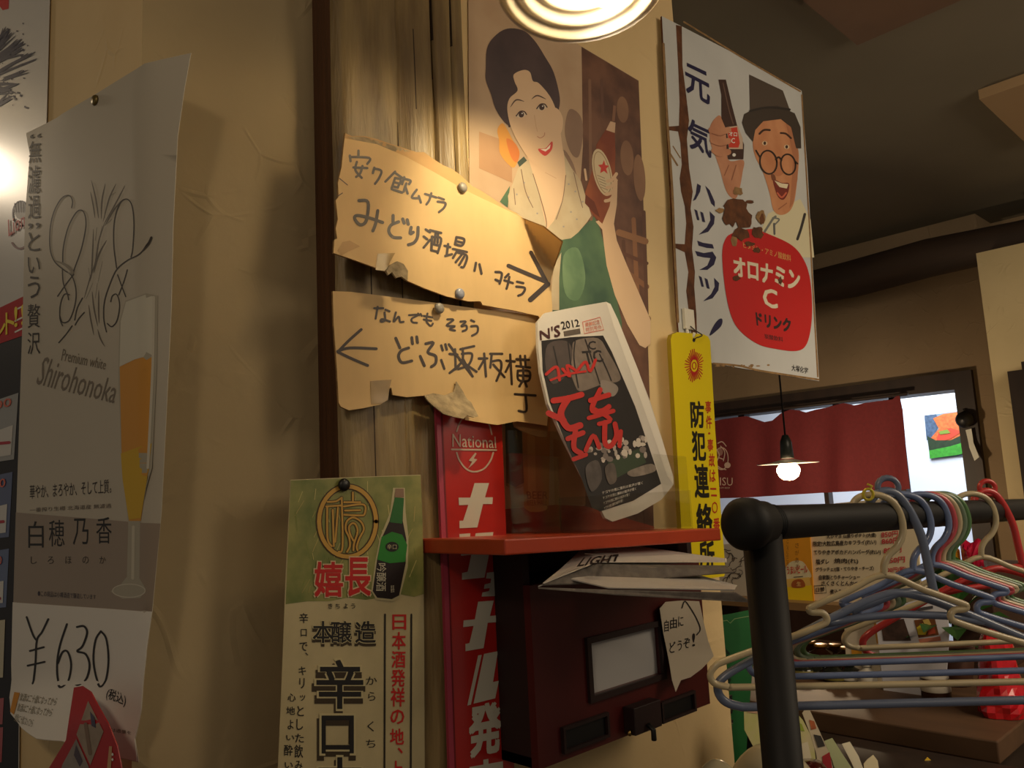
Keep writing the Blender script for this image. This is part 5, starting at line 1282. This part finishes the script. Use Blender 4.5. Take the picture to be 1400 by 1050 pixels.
b = MB(); b.box((KX + .01, ky1 - .02, cz_), (2.46, ky1, kz - .02), m_kd); b.build('side_panel', cup)
# menu board, advert and drawing stand on the top board
MX = KX + .06
s = Sheet(lambda a, b_: onX(a, b_, MX) , (-1, 0, 0), lift=.0012)
zmb = onX(1160, 826, MX)
m_mp = mat('menu_paper', (226, 210, 176), .7)
s.slab([(1103, 692), (1254, 677), (1258, 823), (1111, 826)], m_mp, .008)
ik = ink((52, 40, 34), .8); pk = ink((206, 62, 70), .8)
def mrow(txt, a0, y0, a1, y1, h, m=ik): s.text(txt, tuple((1050 + u / 5.25, 700 + v / 5.25) for u, v in ((a0, y0 - h / 2), (a1, y1 - h / 2), (a1, y1 + h / 2), (a0, y0 + h / 2))), m, 1, .03)
mrow('本日のおすすめ 串かつ盛合せ(五本)', 330, 110, 775, 95, 38); mrow('えびマヨ 山盛りポテト(大盛)', 425, 178, 778, 166, 34)
mrow('限定!大粒広島産カキフライ(れい)', 325, 232, 780, 216, 42); mrow('てりやきアボカドハンバーグ(れい)', 330, 292, 812, 288, 40)
mrow('塩ダレ', 345, 357, 440, 355, 38); mrow('焼肉(れ)', 478, 352, 650, 354, 42); mrow('グラッチェ!(塩・てりやき・チーズ)', 343, 415, 762, 405, 36)
mrow('自家製とりチャーシュー', 368, 470, 662, 466, 36); mrow('さくさくとんかつ', 385, 512, 655, 512, 34); mrow('煮込みカレー', 448, 572, 620, 566, 34); mrow('日替', 345, 560, 408, 552, 32)
bx = [(1050 + u / 5.25, 700 + v / 5.25) for u, v in ((332, 530), (415, 525), (420, 580), (336, 585), (332, 530))]; s.stroke(bx, .9, ik, 1, False)
for txt, a0, y0, a1 in (('850円', 815, 110, 930), ('850円', 815, 165, 935), ('860円', 818, 212, 945), ('880円', 832, 278, 960), ('650円', 845, 350, 985), ('500円(税)', 838, 420, 995), ('550円', 846, 465, 960), ('680円', 852, 520, 960)): mrow(txt, a0, y0, a1, y0 - 10, 44, pk)
tag(s.build('menu_board'), 'cream handwritten menu sheet with red prices behind the rack', 'menu')
s = Sheet(lambda a, b_: onX(a, b_, MX - .012), (-1, 0, 0), lift=.0012)
s.slab([(1066, 696), (1105, 692), (1113, 825), (1072, 825.5)], mat('advert_orange', (236, 162, 40), .5, noise=.12, scale=14), .004)
s.poly([(1074, 778), (1082, 768), (1096, 767), (1104, 776), (1108, 790), (1076, 792)], ink((236, 222, 180), noise=.15), 1, True)
s.poly([(1073, 792), (1107, 789), (1110, 806), (1074, 808)], ink((232, 190, 96)), 1); s.poly([(1073, 803), (1110, 800), (1112, 822), (1076, 823)], ink((240, 206, 30)), 1)
s.text('うまいビール', ((1076, 774), (1104, 772), (1105, 783), (1077, 785)), ink((206, 66, 50)), 2, .03)
s.poly([(1085, 794), (1097, 792), (1101, 802), (1084, 803)], ink((170, 90, 40)), 2, True); s.stroke([(1086, 789), (1098, 788)], 1, ik, 2); s.t4('生', 1090, 795, 1096, 801, ink((240, 200, 120)), 3, .03)
for ch, y in zip('さがある', (742, 752, 762, 772)): s.t4(ch, 1088, y, 1093, y + 7, ink((130, 80, 30)), 2)
for ch, y in zip('こころにのこる', (738, 743, 748, 753, 758, 763, 768)): s.t4(ch, 1076, y, 1079, y + 4, ink((130, 80, 30)), 2)
tag(s.build('beer_advert'), 'orange beer advert strip left of the handwritten menu', 'advert')
s = Sheet(lambda a, b_: onX(a, b_, MX + .004), (-1, 0, 0), lift=.0012)
s.slab([(972, 745), (1060, 741), (1064, 823), (976, 828)], mat('drawing_paper', (224, 214, 196), .7), .003)
rg = random.Random(21)
for k in range(34):
    a = rg.uniform(0, 6.28); x = rg.uniform(988, 1036); y = rg.uniform(752, 816)
    if x > 1006 and y > 790: y -= 26
    pts = []
    for j in range(5): pts.append((x, y)); a += rg.uniform(-.9, 1.3); x += 4.2 * math.cos(a); y += 4.2 * math.sin(a); x = min(max(x, 982), 1056); y = min(max(y, 748), 820)
    s.stroke(pts, .8, ik, 1)
tag(s.build('ink_drawing'), 'white sheet with a black swirling ink drawing left of the rack upright', 'drawing')

# ---- bottles and things on the counter
def bottle(px, py_top, x, rad, glass, cap, label, labc=None, grp=None, cat='bottle'):
    q = onX(px, py_top, x); h_ = q.z - cz_; c_ = Vector((q.x, q.y, cz_))
    o = root('bottle', c_, label, cat, grp)
    b = MB(); b.lathe(c_, [(0, .002), (rad * .9, 0), (rad, .006), (rad, h_ * .55), (rad * .85, h_ * .65), (rad * .45, h_ * .78), (rad * .4, h_ * .9), (0, h_ * .9)], glass, 20); b.build('body', o)
    b = MB(); b.lathe(c_, [(rad * .42, h_ * .88), (rad * .52, h_ * .885), (rad * .54, h_ * .98), (rad * .4, h_), (0, h_)], cap, 18); b.build('cap', o)
    if labc:
        b = MB(); b.lathe(c_, [(rad * 1.01, h_ * .15), (rad * 1.02, h_ * .16), (rad * 1.02, h_ * .5), (rad * 1.01, h_ * .51)], labc, 20); b.build('label', o)
    return o
gold_c = mat('cap_gold', (204, 146, 58), .35, .2); g_br = mat('glass_brown', (58, 32, 16), .15, coat=.5); g_gr = mat('glass_dark', (26, 30, 22), .12, coat=.6)
for px, py, x, lab in ((1107, 876, 2.19, 'leftmost gold-capped bottle in the cupboard'), (1122, 880, 2.12, 'second gold-capped bottle from the left in the cupboard'), (1141, 880, 2.19, 'third gold-capped bottle from the left in the cupboard'), (1158, 884, 2.13, 'rightmost gold-capped bottle in the cupboard')):
    bottle(px, py, x, .033, g_br, gold_c, lab, None, 'gold-capped bottles')
rc = mat('cap_red', (170, 24, 34), .25, coat=.5); sc2 = mat('cap_black', (18, 18, 18), .12, coat=1)
lb1 = mat('label_olive', (120, 110, 50), .6); lb2 = mat('label_white', (206, 200, 184), .6)
for px, py, x, cp, lb, lab in ((1098, 904, 1.98, rc, lb1, 'red-capped dark bottle nearest the rack upright'), (1119, 906, 2.0, sc2, lb1, 'shiny black-capped bottle between the two red-capped ones'),
                           (1139, 906, 1.98, rc, lb1, 'second red-capped dark bottle from the rack upright'), (1160, 906, 2.0, sc2, lb2, 'black-capped bottle right of the second red-capped one')):
    bottle(px, py, x, .030, g_gr, cp, lab, lb, 'dark sauce bottles on the counter')
bottle(1184, 908, 1.99, .022, lb2, mat('cap_grey', (180, 174, 160), .4), 'slim white bottle at the end of the sauce bottles')
def boxthing(name, px0_, py0_, px1_, x, depth, m, label, cat, ybase=None):
    a = onX(px0_, py0_, x); c_ = onX(px1_, py0_, x); b = MB(); b.box((x, c_.y, cz_ + .0005), (x + depth, a.y, a.z), m); return tag(b.build(name, bevel=.003), label, cat)
boxthing('spice_box', 1208, 936, 1240, 1.98, .08, mat('box_orange', (170, 92, 40), .6, noise=.2, scale=14), 'orange-brown carton box on the counter left of the jar', 'box')
# jar with a white label
q = onX(1277, 922, 1.92); c_ = Vector((1.92, q.y, cz_)); h_ = q.z - cz_; jr = root('sauce_jar', c_, 'dark jar with a white label on the counter', 'jar')
b = MB(); rj = .030; b.lathe(c_, [(0, 0), (rj, .002), (rj, h_ * .86), (rj * .9, h_ * .9), (0, h_ * .9)], g_br, 22); b.build('body', jr)
b = MB(); b.lathe(c_, [(rj * .93, h_ * .885), (rj * .95, h_), (0, h_)], lb2, 22); b.build('lid', jr)
b = MB(); b.lathe(c_, [(rj * 1.005, h_ * .42), (rj * 1.02, h_ * .43), (rj * 1.02, h_ * .82), (rj * 1.005, h_ * .83)], lb2, 22); b.build('label', jr, 'white paper label')
# red plastic bag
q0 = onX(1326, 985, 1.84); q1 = onX(1398, 985, 1.84); zt_ = onX(1360, 870, 1.84).z
m_bag = mat('red_plastic', (196, 16, 28), .2, coat=.8, bump=.9, bscale=16)
b = MB(); n1, n2 = 22, 14; rg = random.Random(8); vs_ = []; fs = []; cx_, cy_ = 1.9, (q0.y + q1.y) / 2; ry = abs(q0.y - q1.y) / 2
for j in range(n2 + 1):
    v = j / n2; z = cz_ + .001 + (zt_ - cz_) * v; sq = (1 - .55 * v ** 2) * (0.92 + .08 * math.sin(v * 9))
    for i in range(n1):
        a = 2 * math.pi * i / n1; w_ = 1 + .07 * math.sin(a * 5 + v * 7) + rg.uniform(-.05, .05)
        vs_.append((cx_ + .06 * sq * w_ * math.cos(a), cy_ + ry * sq * w_ * math.sin(a), z))
for j in range(n2):
    for i in range(n1): fs.append((j * n1 + i, j * n1 + (i + 1) % n1, (j + 1) * n1 + (i + 1) % n1, (j + 1) * n1 + i))
fs.append(tuple(range(n1))); fs.append(tuple(n2 * n1 + i for i in range(n1)))
b.add(vs_, fs, m_bag); tag(b.build('plastic_bag'), 'crumpled shiny red plastic bag at the counter end', 'bag')
# booklets leaning behind the hangers
def leaf(name, pts, x, lean, m, label, cat, arts=(), thick=.003, nx=-1):
    zb2 = cz_; n_ = Vector((-1, 0, lean)).normalized()
    p0 = onX(*pts[0], x)
    s = Sheet(lambda a, b_: on_plane(a, b_, p0, n_), n_, lift=.0012); s.slab(pts, m, thick)
    for pp, mm, ly in arts: s.poly(pp, mm, ly)
    return tag(s.build(name), label, cat), s
leaf('flyer', [(1154, 846), (1196, 842), (1210, 980), (1160, 978)], 2.02, .12, mat('flyer_white', (222, 210, 186), .6), 'white flyer with a yellow block behind the pale hanger corner', 'flyer',
     [([(1164, 884), (1178, 884), (1179, 897), (1165, 897)], ink((220, 156, 40)), 1), ([(1194, 846), (1199, 846), (1204, 880), (1199, 880)], ink((220, 160, 60)), 1), ([(1158, 852), (1186, 850), (1186, 853), (1158, 855)], ink((160, 140, 120)), 1)])
leaf('booklet', [(1196, 836), (1262, 818), (1292, 826), (1298, 860), (1290, 980), (1212, 980)], 1.99, .2, mat('booklet_white', (206, 206, 214), .5), 'white booklet with dish photos leaning behind the hangers', 'booklet',
     [([(1204, 850), (1236, 846), (1246, 876), (1208, 876)], ink((74, 52, 44), noise=.5), 1), ([(1250, 848), (1278, 844), (1284, 868), (1256, 872)], ink((120, 70, 30), noise=.4), 1), ([(1254, 858), (1262, 852), (1270, 858), (1266, 868), (1256, 868)], ink((206, 186, 40)), 2), ([(1262, 848), (1270, 846), (1274, 854), (1266, 856)], ink((196, 170, 90)), 2), ([(1268, 858), (1278, 856), (1280, 866), (1270, 868)], ink((170, 70, 40)), 2),
      ([(1240, 834), (1276, 828), (1276, 832), (1240, 838)], ink((70, 66, 70)), 1), ([(1236, 842), (1266, 837), (1266, 839), (1236, 844)], ink((90, 86, 90)), 1), ([(1256, 874), (1286, 870), (1287, 876), (1258, 879)], ink((190, 120, 96)), 1)])
# leafy plant
pr = onX(1312, 980, 2.1); pl = root('potted_plant', (2.1, pr.y, cz_), 'dark green leafy plant behind the hangers beside the booklet', 'plant')
b = MB(); b.lathe(Vector((2.1, pr.y, cz_)), [(0, 0), (.035, 0), (.05, .09), (.046, .09), (.04, .08), (0, .08)], mat('pot_brown', (84, 52, 36), .6), 20); b.build('pot', pl)
b = MB(); rg = random.Random(12); m_lf = mat('leaf_green', (40, 84, 30), .45, noise=.4, scale=30)
for k in range(46):
    a = rg.uniform(0, 6.28); el = rg.uniform(.1, 1.4); l_ = rg.uniform(.05, .12); d0 = Vector((math.cos(a) * math.cos(el), math.sin(a) * math.cos(el), math.sin(el)))
    st_ = Vector((2.1, pr.y, cz_ + .08)) + d0 * rg.uniform(.02, .12) + Vector((0, 0, rg.uniform(0, .07))); sd = d0.cross(Vector((0, 0, 1))).normalized() * l_ * .26; tip = st_ + d0 * l_ - Vector((0, 0, .25 * l_)); md_ = st_ + d0 * l_ * .5
    b.add([st_, md_ + sd, tip, md_ - sd, md_ + Vector((0, 0, -.006))], [(0, 1, 4), (1, 2, 4), (2, 3, 4), (3, 0, 4)], m_lf)
fo = b.build('foliage', pl)
# packets behind the far hangers
def packet(px0_, py0_, px1_, py1_, x, m, label, name='snack_packet'):
    a = onX(px0_, py0_, x); c_ = onX(px1_, py1_, x); b = MB(); n1 = 9; n2 = 7; vs_ = []; fs = []; rg = random.Random(int(px0_))
    for sd in (-1, 1):
        for j in range(n2):
            for i in range(n1):
                u, v = i / (n1 - 1), j / (n2 - 1); th_ = .018 * math.sin(math.pi * u) ** .6 * math.sin(math.pi * v) ** .6 + .0005
                vs_.append((x + sd * th_ + rg.uniform(-.003, .003) * (th_ > .003), a.y + (c_.y - a.y) * u, c_.z + (a.z - c_.z) * v + .006 * math.sin(u * 9)))
    for o_ in (0, n1 * n2):
        for j in range(n2 - 1):
            for i in range(n1 - 1): k = o_ + j * n1 + i; fs.append((k, k + 1, k + n1 + 1, k + n1))
    b.add(vs_, fs, m); return tag(b.build(name), label, 'packet')
hz_ = onX(1318, 778, 2.3).z
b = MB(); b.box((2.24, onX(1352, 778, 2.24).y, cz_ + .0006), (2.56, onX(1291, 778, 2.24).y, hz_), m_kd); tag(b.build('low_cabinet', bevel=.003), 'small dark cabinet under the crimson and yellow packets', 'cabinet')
packet(1312, 739, 1346, 777, 2.29, mat('packet_crimson', (170, 16, 50), .15, coat=.8), 'shiny crimson packet seen inside the far hanger hook')
packet(1297, 753, 1315, 777.5, 2.30, mat('packet_yellow', (226, 160, 30), .3, coat=.4), 'yellow-orange packet left of the crimson one')

# ---- green banner behind the rack upright
GBX = onY(975, 900, .9).x
s = Sheet(lambda a, b_: on_plane(a, b_, P(985, 900, 1.62), Vector((-FW.x, -FW.y, 0)).normalized()), (-FW.x, -FW.y, 0), lift=.0008)
m_gn = mat('green_banner', (24, 96, 46), .55, noise=.15, scale=20)
s.slab([(964, 845), (1000, 839), (1030, 833), (1030, 900), (1022, 1000), (1016, 1120), (950, 1120), (956, 1000), (974, 930), (968, 880)], m_gn, .002)
dg_ = ink((14, 40, 26)); pg = ink((120, 150, 96))
s.stroke([(970, 852), (994, 848), (998, 852), (1004, 846), (1026, 842)], 1, pg, 1, False)
for ch, q in zip('吟醸', ((976, 884, 998, 908), (974, 912, 1000, 940))): s.t4(ch, *q, dg_, 1, .03)
for ch, q in zip('地酒', ((978, 944, 1002, 976), (976, 982, 1002, 1022))): s.t4(ch, *q, ink((110, 104, 84)), 1, .07); s.t4(ch, *q, ink((26, 22, 24)), 2, .02)
tag(s.build('green_banner'), 'dark green banner with black calligraphy between cabinet and rack', 'banner')

# ---- dishes and leaflets at the bottom edge
m_bw = mat('bowl_cream', (216, 206, 170), .25, coat=.5)
def bowl(px, pyt, d, rad, label):
    q = P(px, pyt, d); c_ = Vector((q.x, q.y, LEDGE)); h_ = q.z - LEDGE; b = MB(); prof = [(rad, 0), (rad * 1.0, .006)]
    for k in range(10):
        t_ = (k + 1) / 10 * math.pi / 2; prof.append((rad * math.cos(t_) * .97 + .0, .006 + (h_ - .01) * math.sin(t_)))
    b.lathe(c_, prof, m_bw, 36); return tag(b.build('upturned_bowl'), label, 'bowl', None)
bowl(1052, 1013, 1.22, .082, 'larger cream upturned bowl half behind the rack upright')
bowl(979, 1034, 1.10, .054, 'smaller cream upturned bowl at the bottom edge under the green banner')
def standing(pts, d, m, label, arts=(), name='leaflet'):
    n_ = Vector((-FW.x, -FW.y, .25)).normalized(); p0 = P(*pts[0], d)
    s = Sheet(lambda a, b_: on_plane(a, b_, p0, n_), n_, lift=.0008); s.slab(pts, m, .0015)
    for pp, mm, ly in arts: s.poly(pp, mm, ly)
    return tag(s.build(name), label, 'leaflet', None)
m_l1 = mat('leaflet_green', (196, 200, 120), .5, noise=.3, scale=22, rgb2=(210, 196, 160))
standing([(1017, 961), (1080, 964), (1098, 985), (1112, 1012), (1120, 1078), (1060, 1078), (1018, 998)], 1.40, m_l1, 'large yellow-green leaflet standing behind the rack upright',
         [([(1020, 964), (1040, 965), (1036, 976), (1022, 974)], ink((206, 166, 140)), 1), ([(1086, 1020), (1104, 1014), (1110, 1040), (1090, 1046)], ink((222, 214, 190)), 1), ([(1078, 980), (1096, 990), (1100, 1000), (1084, 996)], ink((150, 170, 50)), 1)])
standing([(1104, 964), (1097, 975), (1108, 1004), (1116, 1030), (1122, 1078), (1146, 1078), (1134, 1030), (1122, 1003)], 1.36, mat('leaflet_beige', (206, 192, 164), .5), 'narrow beige leaflet with orange and black print',
         [([(1106, 984), (1113, 986), (1116, 996), (1109, 998)], ink((190, 100, 50), noise=.3), 1), ([(1112, 1004), (1122, 1006), (1128, 1020), (1118, 1022)], ink((60, 54, 50), noise=.4), 1), ([(1124, 1034), (1134, 1028), (1142, 1078), (1126, 1078)], ink((170, 30, 40)), 1)])
standing([(1127, 1013), (1138, 1009), (1150, 1028), (1166, 1052), (1180, 1078), (1150, 1078), (1138, 1040)], 1.39, mat('leaflet_sage', (178, 186, 140), .5), 'pale sage leaflet curling outward')
standing([(1151, 1017), (1162, 1014), (1174, 1034), (1190, 1078), (1180, 1078), (1164, 1042)], 1.42, mat('leaflet_white', (226, 218, 190), .5), 'small white leaflet beside the sage one')
standing([(1181, 1044), (1186, 1038), (1194, 1032), (1200, 1040), (1206, 1078), (1184, 1078)], 1.41, mat('leaflet_ivory', (220, 208, 170), .5), 'ivory torn-edged leaflet, rightmost of the standing leaflets')
standing([(1254, 1052), (1268, 1035), (1276, 1042), (1280, 1078), (1256, 1078)], 1.47, mat('packet_gold', (206, 170, 40), .3, coat=.4), 'yellow pointed packet at the bottom edge right of the leaflets')
q = P(1108, 1040, 1.30); b = MB(); c_ = Vector((q.x, q.y, LEDGE)); b.lathe(c_, [(0, 0), (.022, 0), (.024, .01), (.024, q.z - LEDGE - .01), (.018, q.z - LEDGE - .002), (0, q.z - LEDGE)], mat('lacquer_dark', (74, 16, 14), .1, coat=1), 24)
tag(b.build('lacquer_cup'), 'glossy dark red lacquer cup in front of the leaflets', 'cup')
